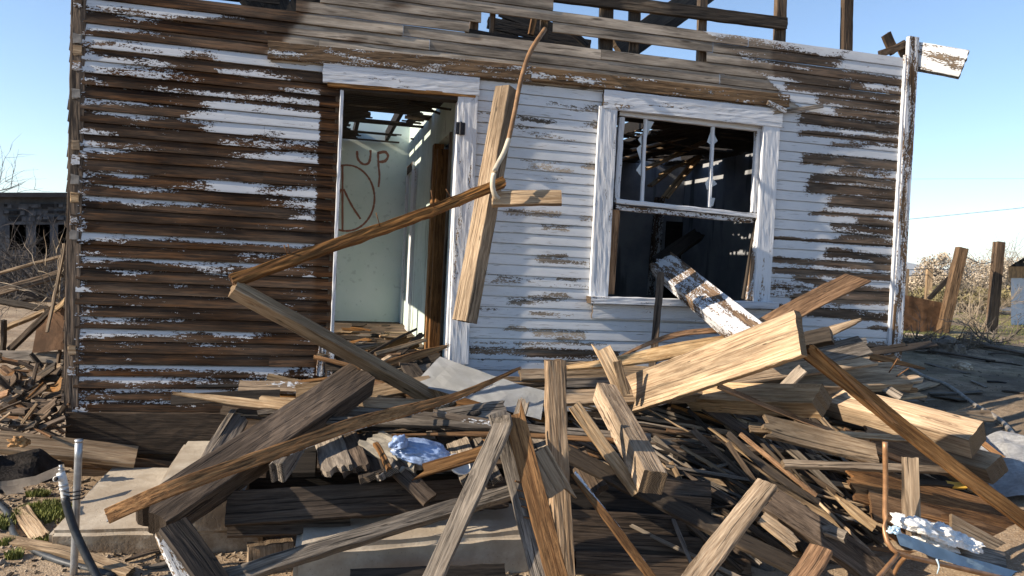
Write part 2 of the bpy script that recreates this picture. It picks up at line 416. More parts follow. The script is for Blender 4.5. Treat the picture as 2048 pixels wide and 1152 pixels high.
# paint left on the boards of the left wall: 14 columns between px 160 and 640, one upper and one lower half-row per lap, from the eave down
LEFT = """00000000000000 00000000000000
99999988211111 55555532111100
66664211114331 31000000001000
88876411122890 31101110013320
99999966999999 78887745899999
53333321111111 88877521788764
87774321112100 77777543322478
21101211111111 23366656555788
31111211555321 21111117886788
67665545999999 43322379999999
66776677999998 41121126788888
33331111236666 77422221557545
21111111112466 53443344556788
66532211111111 22222212222222
11111111133333 23322222223444
76654346888556 54321246876678
54466622332356 11111111113455
77777766545443 11111112221455
22222211111111 21222211112233
11221122222222 11111111211122
88888888888788 44411121211133
22224421155522 65423322253333
88667776788754 43211115545444
34444455432222 11111111111112
33222322222232 21111111111122
23334444432322 11111211111112
54444433222222 31111111111111
77644444332222 21111111111112
88888888886555 33222222222222
44555555333233 11111111111111
33333333333333 11111111111111
88888888888888 21122113344446
88888765566666 44443334455666
56888888876555 22222222222222
66666665211111 11111111111111
""".split('\n')
LEFT = [l.split() for l in LEFT if l.strip()]
def seg_d(px, py, a):
    x0, y0, x1, y1, h = a[:5]
    dx, dy = x1-x0, y1-y0; t = ((px-x0)*dx+(py-y0)*dy)/(dx*dx+dy*dy+1e-6)
    tc = max(0, min(1, t)); ex = abs(t-tc)*math.hypot(dx, dy)
    ey = abs((py-y0)-(y1-y0)*tc)
    return max(ey/h, ex/max(h*2.2, 18))
RIGHT = [(1470, 90, 1640, 128, 15), (1640, 142, 1812, 168, 9), (1500, 133, 1660, 160, 11), (1655, 165, 1705, 168, 6), (1590, 172, 1808, 193, 8), (1655, 198, 1808, 215, 8),
 (1690, 225, 1808, 236, 9), (1630, 237, 1805, 262, 11), (1620, 267, 1805, 284, 5), (1715, 286, 1800, 293, 4, .6), (1675, 288, 1705, 290, 5, .6), (1628, 318, 1800, 333, 9),
 (1700, 338, 1760, 348, 5, .6), (1640, 355, 1800, 370, 8), (1640, 375, 1798, 392, 11), (1680, 398, 1797, 414, 8), (1680, 404, 1795, 414, 9), (1640, 426, 1792, 436, 3),
 (1735, 442, 1792, 452, 8), (1680, 452, 1790, 466, 6), (1695, 472, 1788, 486, 9, .7), (1550, 476, 1788, 491, 3), (1672, 505, 1788, 522, 8, .8), (1550, 519, 1785, 536, 6),
 (1560, 541, 1785, 556, 6), (1610, 555, 1660, 575, 7), (1655, 575, 1783, 590, 10), (1545, 575, 1640, 588, 13, .52), (1600, 595, 1780, 602, 8), (1550, 619, 1778, 634, 9),
 (1755, 655, 1775, 658, 4, .7), (1640, 690, 1775, 700, 11), (1600, 712, 1775, 724, 8, .6), (1665, 350, 1720, 350, 5, .5)]
MID = [(1108, 208, 1150, 216, 4, .5), (1185, 215, 1205, 220, 7, .6), (970, 225, 1050, 235, 4, .7), (1060, 236, 1090, 244, 5, .75), (1185, 248, 1202, 254, 6, .7), (1030, 252, 1085, 270, 7, .5),
 (1090, 272, 1140, 280, 4, .5), (1060, 322, 1100, 328, 4, .6), (1075, 333, 1130, 340, 6, .68), (1185, 333, 1203, 340, 7, .75), (1080, 355, 1110, 359, 3, .5), (1030, 425, 1100, 430, 7, .7),
 (1180, 437, 1198, 440, 6, .7), (1100, 455, 1122, 457, 6, .72), (1090, 512, 1115, 512, 4, .8), (1090, 520, 1190, 530, 6, .62), (1010, 555, 1070, 562, 6, .62), (960, 562, 1180, 572, 4, .5),
 (1125, 558, 1140, 560, 3, .7), (1035, 602, 1120, 592, 8, .73), (945, 615, 975, 618, 4, .6), (1078, 628, 1130, 632, 5, .5), (1035, 655, 1040, 658, 5, .7), (1085, 665, 1155, 668, 8, .75),
 (1130, 680, 1142, 682, 5, .75), (945, 684, 1190, 690, 3.5, .55), (945, 700, 1080, 705, 8, .78), (1070, 704, 1260, 714, 9, 1.0), (960, 720, 1100, 724, 4, .45)]
def bare_zone(px, py):
    """where the lost porch roof kept the boards from ever being painted"""
    yt = 117+(px-535)*.0885            # ledger line
    if py > yt+6: return 0
    l = 612-(py-8)*.62 if py < 100 else 535
    r = 1418+(py-66)*1.25
    e = 14*mnoise.noise((px*.02, py*.06, 4))
    return sm((px+e-l)/16)*sm((r+e-px)/16)
def wear(x, z, row, v):
    px, py = project((x, 0, z)); q = .05*mnoise.noise((x*3, z*30, 0))
    bz = bare_zone(px, py)
    if x < .1:
        r = 34-row
        if row > 34: p, ch = .12, .75
        else:
            u, l = LEFT[max(0, min(34, r))]; f = max(0, min(12.999, (px-160)/480*14-.5)); i = int(f); f -= i
            w_ = lambda ch_: 9*(int(ch_)/9)**1.2
            uu = w_(u[i])*(1-f)+w_(u[i+1])*f; ll = w_(l[i])*(1-f)+w_(l[i+1])*f
            p = (uu if v > .66 else ll if v < .5 else (uu+ll)/2)/9.; ch = .92
        lim = 640+ (2.5*mnoise.noise((0, z*20, 0)))-(max(0, py-300)*.028)
        if px > lim and py > 160: p, ch = -.3, 1
        if px < 172: p = max(p, .45)
        p = p*.90+.34*mnoise.noise((x*3.6, row*1.7+v*.8, 3))-.04*(1 if .1 < p < .9 else .3)
    elif px < 1208+30 and not px > 1545:
        p, ch = .97, .12
        for a in MID:
            k = 1-seg_d(px, py, a)
            if k > -.9: p = min(p, .97-(a[5]*.80)*sm((k+.9)/1.5))
        if py > 693: ch = .75
    else:
        p, ch = .96, .72
        for a in RIGHT:
            k = 1-seg_d(px, py, a)
            if k > -1.1: p = min(p, .96-(a[5] if len(a) > 5 else .84)*sm((k+1.1)/1.75))
        if 1040 < px < 1545: ch = .4
    if bz > 0:
        st = max(0, 1-abs(bz-.5)*2)
        p = p*(1-bz)-.35*bz; ch = ch*(1-bz)+(.0+.3*st)*bz
        yt = 117+(px-535)*.0885
        s = mnoise.noise((px*.012, py*.09, 7))
        if s > .25 and px < 960: ch += (s-.25)*1.6*bz
    return p+q, max(0, min(1, ch))

# rows: row index -> list of x spans (from the photo's openings and lost boards)
DL, DR, WL, WR = .045, .99, 2.03, 3.55
XR = 4.745; XL = -1.60
spans = {}
for r in range(0, 45):
    z = Z0+LAP*(r+.5); sp = []
    if r < 34 or r == 34:
        if .7 < z+.04 and z < 2.86: sp = [(XL, DL), (DR, XR)]
        elif z <= .7: sp = [(XL, -.02), (DR, XR)]
        else: sp = [(XL, XR)]
        if 1.22 < z < 2.86: sp = [s for s in sp[:1]]+[(DR, WL+.06), (WR-.06, XR)]
        if r == 34: sp = [(XL, XR)]
    elif r == 35: sp = [(hx(592, 18), hx(938, 55)), (hx(1413, 105), XR)]
    elif r == 36: sp = [(hx(640, 8), hx(962, 40)), (hx(1105, 55), XR)]
    elif r == 37: sp = [(hx(740, 4), XR)]
    elif r == 38: sp = [(hx(760, 0), hx(1106, 15))]
    elif r < 44: sp = [(hx(780, 0), hx(960, 0)-.25*(r-39))]
    spans[r] = [s for s in sp if s[1]-s[0] > .05]
rnd = random.Random(3)
vs, fs, pa, ca, grd = [], [], [], [], []
prof = [(-.0004, .0095), (0.0005, -.0085), (.010, -.0084), (.026, -.0072), (.040, -.0062), (.046, -.0056), (.062, -.0038), (.0735, -.0026), (.0745, .009), (.0797, .009)]
for r, sp in spans.items():
    for a, b in sp:
        cuts = [a]; x = a
        while True:
            x += rnd.uniform(1.1, 3.2)
            if x > b-.4: break
            cuts.append(x)
        cuts.append(b)
        for c0, c1 in zip(cuts, cuts[1:]):
            c1e = c1-.0012 if c1 < b else c1
            n = max(3, int((c1e-c0)/.035)); ph = rnd.uniform(0, 99); wob = .0012 if c0 > .5 else .0028
            dy = rnd.uniform(-.0015, .0015); sag = rnd.uniform(-.0025, .0025); base = len(vs)
            shade = rnd.random()
            ragL = r >= 35 and a > 2.0 and c0 == a
            for i in range(n+1):
                x = c0+(c1e-c0)*i/n
                oy = dy+wob*mnoise.noise((x*2.2, ph, 0)); oz = sag*(i/n)+.0012*mnoise.noise((x*3, ph, 5))
                for k, (pz, py_) in enumerate(prof):
                    py_ = py_*(1.75 if c0 < .3 and r < 35 and k < 7 else 1)
                    xx = x
                    if i == 0 and r == 36 and c0 > 1.5 and a == c0 and False: xx += 0
                    if i in (0, n): xx += .0
                    zz = Z0+r*LAP+pz+oz
                    ex = .0016*mnoise.noise((x*26, ph, 9)) if k in (1, 2) else 0
                    vs.append((xx, py_+oy, zz+ex))
                    p, c = wear(x, zz, r, pz/LAP); pa.append(p); ca.append(c); grd.append(shade)
            m = len(prof)
            for i in range(n):
                for k in range(m-1):
                    q = base+i*m+k; fs.append((q, q+m, q+m+1, q+1))
me = bpy.data.meshes.new('siding'); me.from_pydata(vs, [], fs)
for nm, arr in (('paint', pa), ('char', ca), ('board', grd)):
    at_ = me.attributes.new(nm, 'FLOAT', 'POINT'); at_.data.foreach_set('value', arr)
m_, nt, bs = mat('peeling_clapboard'); g = N(nt); tc = g.n('TexCoord').outputs['Object']
def attr(n):
    x = g.n('Attribute'); x.attribute_name = n; return x.outputs['Fac']
pat, cat_, bat = attr('paint'), attr('char'), attr('board')
cmb = g.n('CombineXYZ'); g.put(cmb.inputs[0], g.math('MULTIPLY', bat, 37)); g.put(cmb.inputs[2], g.math('MULTIPLY', bat, 11))
vv = g.n('VectorMath', operation='ADD'); g.put(vv.inputs[0], tc); g.put(vv.inputs[1], cmb.outputs[0]); v = vv.outputs[0]
a, b, c, k, rg = grain_nodes(g, v)
t = g.math('ADD', g.math('MULTIPLY', a, .6), g.math('MULTIPLY', b, .4))
tan = g.mix(g.ss(t, .34, .66), (.23, .185, .14), (.36, .305, .24))
dk = g.mix(g.ss(t, .36, .66), (.008, .0042, .0022), (.098, .041, .0125))
wd = g.mix(g.math('ADD', cat_, g.math('MULTIPLY', g.math('SUBTRACT', c, .5), .55), True), tan, dk)
wd = g.mix(g.math('MULTIPLY', g.ss(k, .39, .33), .6), wd, (.012, .009, .007))
wd = g.mix(1, wd, g.ss(g.noise(g.map(v, (1.1, 7, 9)), 1, 5, .65), .32, .68, .38, 1.55), 'MULTIPLY')
wd = g.mix(1, wd, g.math('ADD', g.math('MULTIPLY', bat, .5), .75), 'MULTIPLY')
# orange bare wood shows along some board edges of the burnt wall
og = g.noise(g.map(v, (1.6, 9, 30)), 1, 4)
wd = g.mix(g.math('MULTIPLY', g.math('MULTIPLY', g.ss(og, .60, .72), cat_), .6), wd, (.17, .075, .026))
# black knots and water marks
kn = g.vor(g.map(v, (2.2, 6, 11)), 1, 'Distance', 'EUCLIDEAN')
wd = g.mix(g.math('MULTIPLY', g.ss(kn, .17, .06), .8), wd, (.03, .02, .014))
pn = g.noise(g.map(v, (2.6, 10, 19)), 1, 7, .68)
fl = g.n('SeparateXYZ'); g.put(fl.inputs[0], g.vor(g.map(v, (62, 30, 125)), 1))
f2 = g.n('SeparateXYZ'); g.put(f2.inputs[0], g.vor(g.map(v, (140, 60, 210)), 1))
q = g.math('ADD', pn, g.math('ADD', g.math('MULTIPLY', g.math('SUBTRACT', fl.outputs[0], .5), .20), g.math('MULTIPLY', g.math('SUBTRACT', f2.outputs[1], .5), .12)))
th = g.math('SUBTRACT', .80, g.math('MULTIPLY', pat, .60))
pm = g.ss(g.math('SUBTRACT', q, th), -.012, .012)
tint = g.noise(g.map(v, (2, 3, 5)), 1, 4)
pc = g.mix(g.ss(tint, .3, .7), (.56, .58, .60), (.70, .70, .70))
pc = g.mix(g.math('MULTIPLY', g.ss(b, .42, .30), .5), pc, (.42, .41, .39))
pc = g.mix(g.math('MULTIPLY', g.ss(g.noise(g.map(v, (1.2, 6, 9)), 1, 5), .58, .72), .3), pc, (.46, .43, .39))
# thin cracks in the remaining paint
ck = g.noise(g.map(v, (6, 60, 150)), 1, 3, .6)
pc = g.mix(g.math('MULTIPLY', g.ss(ck, .36, .31), .8), pc, (.17, .14, .11))
pc = g.mix(g.math('MULTIPLY', cat_, .42), pc, (.40, .42, .45))
col = g.mix(pm, wd, pc)
g.put(bs.inputs['Base Color'], col); g.put(bs.inputs['Roughness'], g.mix(pm, (.62, .62, .62), (.55, .55, .55)))
bs.inputs['Specular IOR Level'].default_value = .12
h = g.math('ADD', g.math('MULTIPLY', t, .5), g.math('ADD', g.math('MULTIPLY', pm, 1.1), g.math('MULTIPLY', g.ss(ck, .40, .30), -.3)))
g.put(bs.inputs['Normal'], g.bump(h, .7, .004))
link('siding', me, m_, house)
SIDING = m_

def hb(name, px0, px1, wpx, t, mt, Y=-.02, ends='ss', roll=0, parent=None, n0=(0, -1, 0), w=None, label=None):
    """a straight trim board on the facade between two pixels (centre line)"""
    a, b = P(*px0, Y), P(*px1, Y)
    d = ((a+b)/2-CAM).dot(FW)
    o = board3(name, [a, b], w or wpx/FPX*d, t, mt, Vector(n0), ends, parent or house, None, None, warp=.001)
    if label: o['label'] = label
    return o
# skirt_board, ledger of the lost porch roof
hb('skirt_board', (132, 866), (640, 866), 84, .03, 'dark', -.012, w=.285)
hb('porch_ledger', (536, 100), (1060, 148), 30, .045, 'ledger', -.03, w=.115, label='brown porch ledger board with scraps of white paint')
hb('porch_ledger', (1061, 148), (1576, 203), 30, .045, 'ledger', -.03, w=.10)
hb('drip_strip', (1535, 205), (1572, 222), 9, .02, 'wpaint', -.07)
hb('loose_siding_strip', (1545, 226), (1646, 212), 8, .012, 'grey', -.04)
# studs and sheathing behind the boards, and the wall's inner face
for px in (160, 330, 480, 625): 
    x = hx(px, 400); boxobj('wall_stud', (x-.02, .012, .43), (x+.02, .10, 3.22), W['dark'], house)
vb = lambda nm, x, y, z0, z1, w_, t_, mt, n: board3(nm, [(x, y, z0), (x, y, z1)], w_, t_, mt, Vector(n), 'ss', house, None, None, warp=.001)
boxobj('foundation', (XL+.02, .03, -.2), (XR, .10, .60), W['dark'], house)
boxobj('foundation', (XR-.06, .10, -.2), (XR, 4.1, .60), W['dark'], house); boxobj('foundation', (XL+.02, .10, -.2), (XL+.08, 4.1, .60), W['dark'], house)
def wallslab(name, lo, hi, mt): return boxobj(name, lo, hi, mt, house)
m_, nt, bs = mat('stained_plaster'); g = N(nt); tc = g.n('TexCoord').outputs['Object']
a = g.noise(tc, 1.3, 6, .6); b = g.noise(tc, 18, 4)
col = g.mix(g.ss(a, .35, .7), (.44, .53, .48), (.60, .67, .62)); col = g.mix(g.math('MULTIPLY', g.ss(b, .55, .75), .4), col, (.25, .28, .25))
dr = g.noise(g.map(tc, (7, 7, .8)), 1, 5, .7); col = g.mix(g.math('MULTIPLY', g.ss(dr, .56, .66), .75), col, (.05, .05, .05))
g.put(bs.inputs['Base Color'], col); bs.inputs['Roughness'].default_value = .8; g.put(bs.inputs['Normal'], g.bump(b, .2, .005)); PLASTER = m_
m_, nt, bs = mat('pale_green_wall'); g = N(nt); tc = g.n('TexCoord').outputs['Object']
a = g.noise(tc, 1.1, 5, .6); b = g.noise(tc, 14, 4)
col = g.mix(g.ss(a, .3, .7), (.58, .68, .615), (.70, .77, .72)); col = g.mix(g.math('MULTIPLY', g.ss(b, .60, .70), .35), col, (.3, .36, .32))
g.put(bs.inputs['Base Color'], col); bs.inputs['Roughness'].default_value = .8; GREEN = m_
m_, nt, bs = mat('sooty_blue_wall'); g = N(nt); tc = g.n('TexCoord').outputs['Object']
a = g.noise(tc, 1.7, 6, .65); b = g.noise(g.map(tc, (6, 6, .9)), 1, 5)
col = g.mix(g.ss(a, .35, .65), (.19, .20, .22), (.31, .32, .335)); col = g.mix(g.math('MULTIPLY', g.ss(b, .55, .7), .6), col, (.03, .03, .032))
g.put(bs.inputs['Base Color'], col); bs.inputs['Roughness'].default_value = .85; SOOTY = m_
DEP = 4.1; TOP = 3.215
# outer side walls, rear wall, floor
boxobj('floor', (XL, .02, .60), (XR, DEP+.1, .70), W['dark'], house)
wy0, wy1, wz0, wz1 = 2.95, 3.28, 2.2, 3.05  # unseen gaps in the left wall, shaped to let sun into the hallway
for lo, hi in (((XL-.02, .10, .3), (XL+.08, .55, TOP)), ((XL-.02, .55, .3), (XL+.08, 3.7, .95)), ((XL-.02, .55, 2.2), (XL+.08, wy0, TOP)), ((XL-.02, 1.35, .95), (XL+.08, 1.45, 2.2)), ((XL-.02, 2.2, .95), (XL+.08, 2.28, 2.2)), ((XL-.02, 3.7, .3), (XL+.08, DEP, TOP)), ((XL-.02, wy1, 2.2), (XL+.08, 3.7, TOP)), ((XL-.02, wy0, wz1), (XL+.08, wy1, TOP))):
    boxobj('side_wall', lo, hi, W['dark'], house)
boxobj('side_wall', (XR-.02, .10, .3), (XR+.08, DEP, TOP), SOOTY, house)
boxobj('bounce_lining', (XL+.085, .12, .70), (XL+.10, .54, 2.9), GREEN, house); boxobj('bounce_lining', (XL+.085, 1.0, 2.22), (XL+.10, 2.94, 2.9), GREEN, house)  # unseen pale linings added to bounce sun into the hallway
boxobj('bounce_lining', (XL+.11, .101, .70), (-.03, .115, 2.9), GREEN, house)
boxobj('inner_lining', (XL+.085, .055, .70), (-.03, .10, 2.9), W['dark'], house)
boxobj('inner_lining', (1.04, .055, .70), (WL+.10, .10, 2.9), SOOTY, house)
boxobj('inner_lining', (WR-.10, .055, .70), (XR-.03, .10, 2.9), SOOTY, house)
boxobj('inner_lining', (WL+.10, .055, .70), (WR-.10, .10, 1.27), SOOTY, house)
bw = boxobj('rear_wall', (XL+.08, DEP, .4), (.99, DEP+.1, TOP), GREEN, house); bw['label'] = 'pale green rear wall with red-brown graffiti'
# right room: rear wall with a doorway
RY = 4.0
dx0, dx1 = P(1340, 500, RY).x, P(1368, 500, RY).x+.42
dx0 = P(1345, 500, RY).x; dx1 = P(1440, 500, RY).x
dx0, dx1 = P(1338, 480, RY).x, P(1366, 480, RY).x
hb('room_door_casing', (1320, 395), (1304, 590), 0, .03, 'oldtrim', RY-.02, w=.15)
boxobj('dark_opening_slab', (P(1330, 480, RY).x, RY-.03, .7), (P(1362, 480, RY).x, RY, 2.2), W['char'], house)  # black slab standing in for the darkness of an open doorway
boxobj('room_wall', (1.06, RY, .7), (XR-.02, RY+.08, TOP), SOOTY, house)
# hallway partition (plane x = .95) with a doorway near the front
pX = .955
for lo, hi in (((pX, .10, .7), (pX+.09, .62, 2.95)), ((pX, .62, 2.62), (pX+.09, 1.60, 2.95)), ((pX, 1.60, .7), (pX+.09, DEP, 2.95)), ((pX, .10, 2.95), (pX+.09, DEP, TOP))):
    boxobj('partition_wall', lo, hi, PLASTER, house)
vb('partition_door_post', pX+.015, 1.53, .7, 2.62, .14, .09, 'brown', (-1, 0, 0))
vb('partition_door_post', pX+.04, 1.32, .7, 2.55, .08, .12, 'rough', (-1, 0, 0))
vb('partition_door_post', pX+.03, .63, .7, 2.6, .06, .10, 'dark', (-1, 0, 0))
vb('partition_casing', pX-.018, 3.19, .7, 2.55, .29, .034, 'trim', (-1, 0, 0))
boxobj('partition_casing', (pX-.03, 3.34, 2.55), (pX, 3.95, 2.66), W['trim'], house, .004)
vb('partition_casing', pX-.016, 3.97, .7, 2.55, .15, .03, 'trim', (-1, 0, 0))
# front door jambs, casings, head
hb('door_casing', (936, 180), (917, 728), 42, .028, 'trim', -.024, w=.148)
hb('door_casing', (657, 668), (648, 752), 34, .024, 'oldtrim', -.02, w=.115, label='stump of white door casing with flaking paint')
hb('head_casing', (646, 145), (958, 174), 34, .03, 'trim', -.03, w=.135)
hb('drip_cap', (655, 169), (950, 192), 9, .035, 'brown', -.026, w=.028)
hb('head_jamb', (680, 178), (915, 199), 12, .12, 'soot', .035, w=.035)
vb('door_jamb', .905, .042, .66, 2.73, .116, .04, 'trim', (-1, 0, 0))
vb('door_jamb', .058, -.012, .60, 2.73, .024, .02, 'trim', (0, -1, 0)); vb('door_jamb', .060, .05, .60, 2.73, .10, .022, 'oldtrim', (1, 0, 0))
vb('door_jamb', .030, .03, .60, 2.73, .028, .08, 'dark', (0, -1, 0))
boxobj('threshold', (.07, -.05, .62), (.885, .12, .69), W['soot'], house, .006)
c = P(921, 257, -.045)
bm = bmesh.new(); box(bm, (-.034, -.004, -.045), (.034, .004, .045), .003); 
bmesh.ops.create_cone(bm, cap_ends=True, segments=10, radius1=.009, radius2=.009, depth=.095, matrix=Matrix.Translation((0, -.008, 0)))
for q in (-.022, .022):
    for z in (-.028, 0, .028): bmesh.ops.create_cone(bm, cap_ends=True, segments=8, radius1=.006, radius2=.004, depth=.006, matrix=Matrix.Translation((q, -.006, z)) @ Matrix.Rotation(R(90), 4, 'X'))
link('hinge', me_from(bm, 'hinge'), M['metal_black'], house, c)

# the window
def win(name, a, b, w, t, mt, Y, **k): return hb(name, a, b, 0, t, mt, Y, w=w, **k)
win('window_casing', (1216, 214), (1197, 592), .150, .03, 'trim', -.024)
win('window_casing', (1543, 245), (1522, 606), .150, .03, 'trim', -.024)
win('window_head_casing', (1206, 198), (1563, 238), .145, .034, 'trim', -.028)
win('window_drip_cap', (1238, 216), (1530, 247), .022, .03, 'soot', -.016)
win('window_sill', (1177, 599), (1550, 611), .055, .12, 'trim', -.05)
win('window_apron', (1184, 622), (1540, 634), .115, .024, 'trim', -.022)
sash = win('upper_sash', (1238, 224), (1528, 257), .062, .04, 'trim', .03)
win('upper_sash', (1243, 235), (1232, 405), .045, .04, 'trim', .03); win('upper_sash', (1518, 262), (1509, 425), .07, .04, 'trim', .03)
win('meeting_rail', (1230, 402), (1512, 432), .036, .05, 'trim', .024)
win('meeting_rail', (1230, 415), (1510, 442), .040, .04, 'oldtrim', .05)
win('muntin', (1291, 238), (1284, 404), .024, .03, 'trim', .03); win('muntin', (1426, 254), (1418, 415), .024, .03, 'trim', .03)
win('window_jamb', (1231, 420), (1219, 588), .07, .03, 'brown', .06); win('window_jamb', (1534, 262), (1520, 600), .05, .09, 'trim', .035)
win('loose_sash_stile', (1523, 430), (1500, 600), .075, .03, 'oldtrim', -.004)
win('loose_sash_stile', (1513, 440), (1487, 598), .030, .03, 'soot', .02)
boxobj('window_stool', (WL+.1, -.03, 1.30), (WR-.1, .10, 1.335), W['trim'], house)
def shard(pts, Y=.03):
    q = [P(*p, Y) for p in pts]; o0 = q[0].copy(); bm = bmesh.new()
    f = [bm.verts.new(p-o0+Vector((0, -.002, 0))) for p in q]; b = [bm.verts.new(p-o0+Vector((0, .002, 0))) for p in q]
    bm.faces.new(f); bm.faces.new(b[::-1])
    for i in range(len(q)): j = (i+1) % len(q); bm.faces.new((f[i], b[i], b[j], f[j]))
    link('glass_shard', me_from(bm, 'glass_shard'), M['glass_dusty'], house, o0)
shard([(1291, 240), (1308, 244), (1298, 262), (1291, 280)]); shard([(1283, 270), (1276, 279), (1283, 290)]); shard([(1283, 288), (1273, 297), (1281, 322)]); shard([(1282, 325), (1272, 340), (1281, 352)])
shard([(1423, 258), (1435, 282), (1424, 292), (1414, 284)]); shard([(1421, 352), (1434, 368), (1414, 380), (1410, 366)]); shard([(1418, 395), (1430, 396), (1426, 412), (1417, 414)])

# corner boards
hb('corner_board', (1826, 74), (1785, 815), 0, .035, 'oldtrim', -.022, w=.105, label='flaking white corner board with bare brown patches')
hb('corner_board', (1813, 110), (1772, 815), 0, .03, 'trim', -.016, w=.045)
hb('corner_board', (158, -10), (142, 830), 0, .02, 'dark', -.004, w=.09)
for i, py in enumerate((5, 78, 100, 132, 188, 290, 320, 360, 395, 440, 470, 700, 742)):
    c = P(160-.018*py, py, -.012); rr = random.Random(i)
    bm = bmesh.new(); box(bm, (-.034, -.010, -.03), (.016, .006, .03), .003)
    for v in bm.verts:
        v.co.z += v.co.x*rr.uniform(-.3, .3); v.co.x += .006*rr.uniform(-1, 1)
    link('corner_cap', me_from(bm, 'corner_cap'), W['oldtrim'] if i % 3 == 0 else M['tin'] if i % 3 == 1 else W['tan'], house, c)
# clapboard ends of the side wall
bm = bmesh.new()
for k in range(38):
    z = .5+k*.077; box(bm, (-.022-.012*random.random(), -.0+.01*random.random(), 0), (.0, .5, .072), 0, Matrix.Translation((0, 0, z-1.8)) @ Matrix.Rotation(R(6), 4, 'Y'))
link('side_clapboards', me_from(bm, 'side_clapboards'), W['dark'], house, (XL-.055, .02, 1.8))

# ceiling: joists and a lath deck with strips missing, charred
rr = random.Random(11)
CZ_ = 2.95
for i in range(16):
    x = XL+.25+i*.4; boxobj('ceiling_joist', (x, .12, CZ_+.03), (x+.04, DEP, CZ_+.15), W['char'], house)
holes = []                            # openings in the lath deck, each where the sun falls through onto a wall
def sunhole(px0, px1, py0, py1, X):
    ps = [PX(px0, py0, X), PX(px1, py1, X)]
    pr = [p+sdir*((CZ_-p.z)/sdir.z) for p in ps]
    holes.append((min(p.x for p in pr), max(p.x for p in pr), min(p.y for p in pr), max(p.y for p in pr)))
for r_ in ((830, 844, 244, 276), (812, 818, 266, 293), (820, 826, 258, 286), (811, 816, 298, 333), (820, 826, 294, 330), (831, 841, 291, 326), (850, 857, 219, 249), (849, 853, 271, 298), (855, 859, 268, 294), (875, 879, 195, 219), (866, 868, 205, 238)): sunhole(*r_, pX)
for r_ in ((1358, 1380, 336, 358), (1406, 1428, 322, 351), (1409, 1428, 292, 310), (1436, 1442, 284, 301), (1435, 1442, 321, 345), (1493, 1503, 304, 334), (1496, 1506, 266, 286), (1393, 1402, 330, 356), (1376, 1382, 300, 320), (1342, 1346, 300, 330), (1340, 1352, 455, 460), (1470, 1500, 448, 462), (1392, 1396, 455, 460)): sunhole(r_[0], r_[1], r_[2]+(26 if r_[2] < 420 else 0), r_[3]+(26 if r_[2] < 420 else 0), XR-.02)
holes += [(2.1, 2.22, 1.2, 2.5), (2.32, 2.6, 1.25, 2.3), (2.72, 3.0, 1.3, 2.5), (3.1, 3.2, 1.5, 2.4)]
bm = bmesh.new(); y = .14; k = 0
while y < DEP-.05:
    x = XL+.09-rr.uniform(0, .1)
    while x < XR-.06:
        x1 = min(x+rr.choice((.06, .1, .14)), XR-.05); cx_, cy_ = (x+x1)/2, y+.02
        hit = any(h[0]-.02 < cx_ < h[1]+.02 and h[2]-.018 < cy_ < h[3]+.018 for h in holes) or (x1 < -.75 and .6 < y < 2.5 and mnoise.noise((x*1.5, y*2, 1)) > -.25)  # hidden left part of the deck opened to brighten the hallway
        if not hit: box(bm, (x, y, .001+.005*(k % 2)), (x1+.0005, y+.0435, .016), 0, Matrix.Translation((0, 0, CZ_)))
        x = x1
    y += rr.choice((.040, .041, .042)); k += 1
for i in range(9):   # laths hanging down
    mt = Matrix.Translation((rr.uniform(-1, 4), rr.uniform(.8, 3.6), CZ_-rr.uniform(.02, .25))) @ Matrix.Rotation(rr.uniform(-.5, .5), 4, 'Z') @ Matrix.Rotation(rr.uniform(-.25, .25), 4, 'Y')
    box(bm, (-.7, -.02, -.006), (.7, .02, .006), 0, mt)
link('ceiling_lath', me_from(bm, 'ceiling_lath'), W['soot'], house)

for a, b, w_ in (((1238, 320), (1345, 292), 10), ((1290, 338), (1440, 268), 12), ((1320, 350), (1400, 312), 9), ((1262, 300), (1420, 262), 8), ((1330, 395), (1395, 318), 16), ((1300, 372), (1340, 340), 12)):
    p0, p1 = P(*a, 1.45), P(*b, 1.95); board3('fallen_lath', [p0, p1], w_/FPX*7.4, .02, 'tan', Vector((-.5, -.6, .6)), 'jj', house, None, None)
# roof frame: gable studs, plate, rafters
def stick(name, px0, Y0, px1, Y1, w, t, mt, roll=0, parent=None):
    a, b = P(*px0, Y0), P(*px1, Y1); v = Vector((0, -1, 0)).lerp(Vector((0, 0, 1)), roll/90)
    return board3(name, [a, b], w, t, mt, v, 'ss', house, None, None)
for px, pyb, w in ((948, 80, .10), (985, 90, .06), (1088, 100, .09), (1213, 100, .17), (1267, 105, .14), (1405, 118, .11), (1560, 85, .15), (1695, 100, .15)):
    top = -70 if px in (1405, 1560, 1695, 1088) else -20
    if px in (1213, 1267): top = 18 if px == 1267 else -40
    a, b = P(px+2, top, .07), P(px-3, pyb+30, .07)
    board3('gable_stud', [a, b], w*.62, .05, 'dark' if px > 1300 or px < 1000 else 'soot', Vector((0, -1, 0)), 'ss', house, None, None)
stick('gable_plate', (1020, -20), .03, (1572, 48), .03, .095, .045, 'soot')
stick('gable_plate', (930, 72), .05, (1105, 98), .05, .10, .05, 'char')
stick('rafter', (1232, 96), .5, (1430, -40), 1.3, .15, .05, 'soot'); stick('rafter', (1250, 105), .9, (1450, -35), 1.7, .17, .05, 'char')
stick('rafter', (1062, 70), .8, (1080, -30), .8, .05, .04, 'brown')
stick('collapsed_roof_board', (975, 45), .9, (1180, 92), .9, .10, .03, 'char'); stick('collapsed_roof_board', (1000, 20), 1.3, (1160, 80), 1.3, .12, .03, 'char')
stick('collapsed_roof_board', (1005, 80), 1.6, (1045, 15), 1.6, .22, .03, 'char'); stick('collapsed_roof_board', (1120, 45), .7, (1175, 92), .7, .05, .03, 'char')
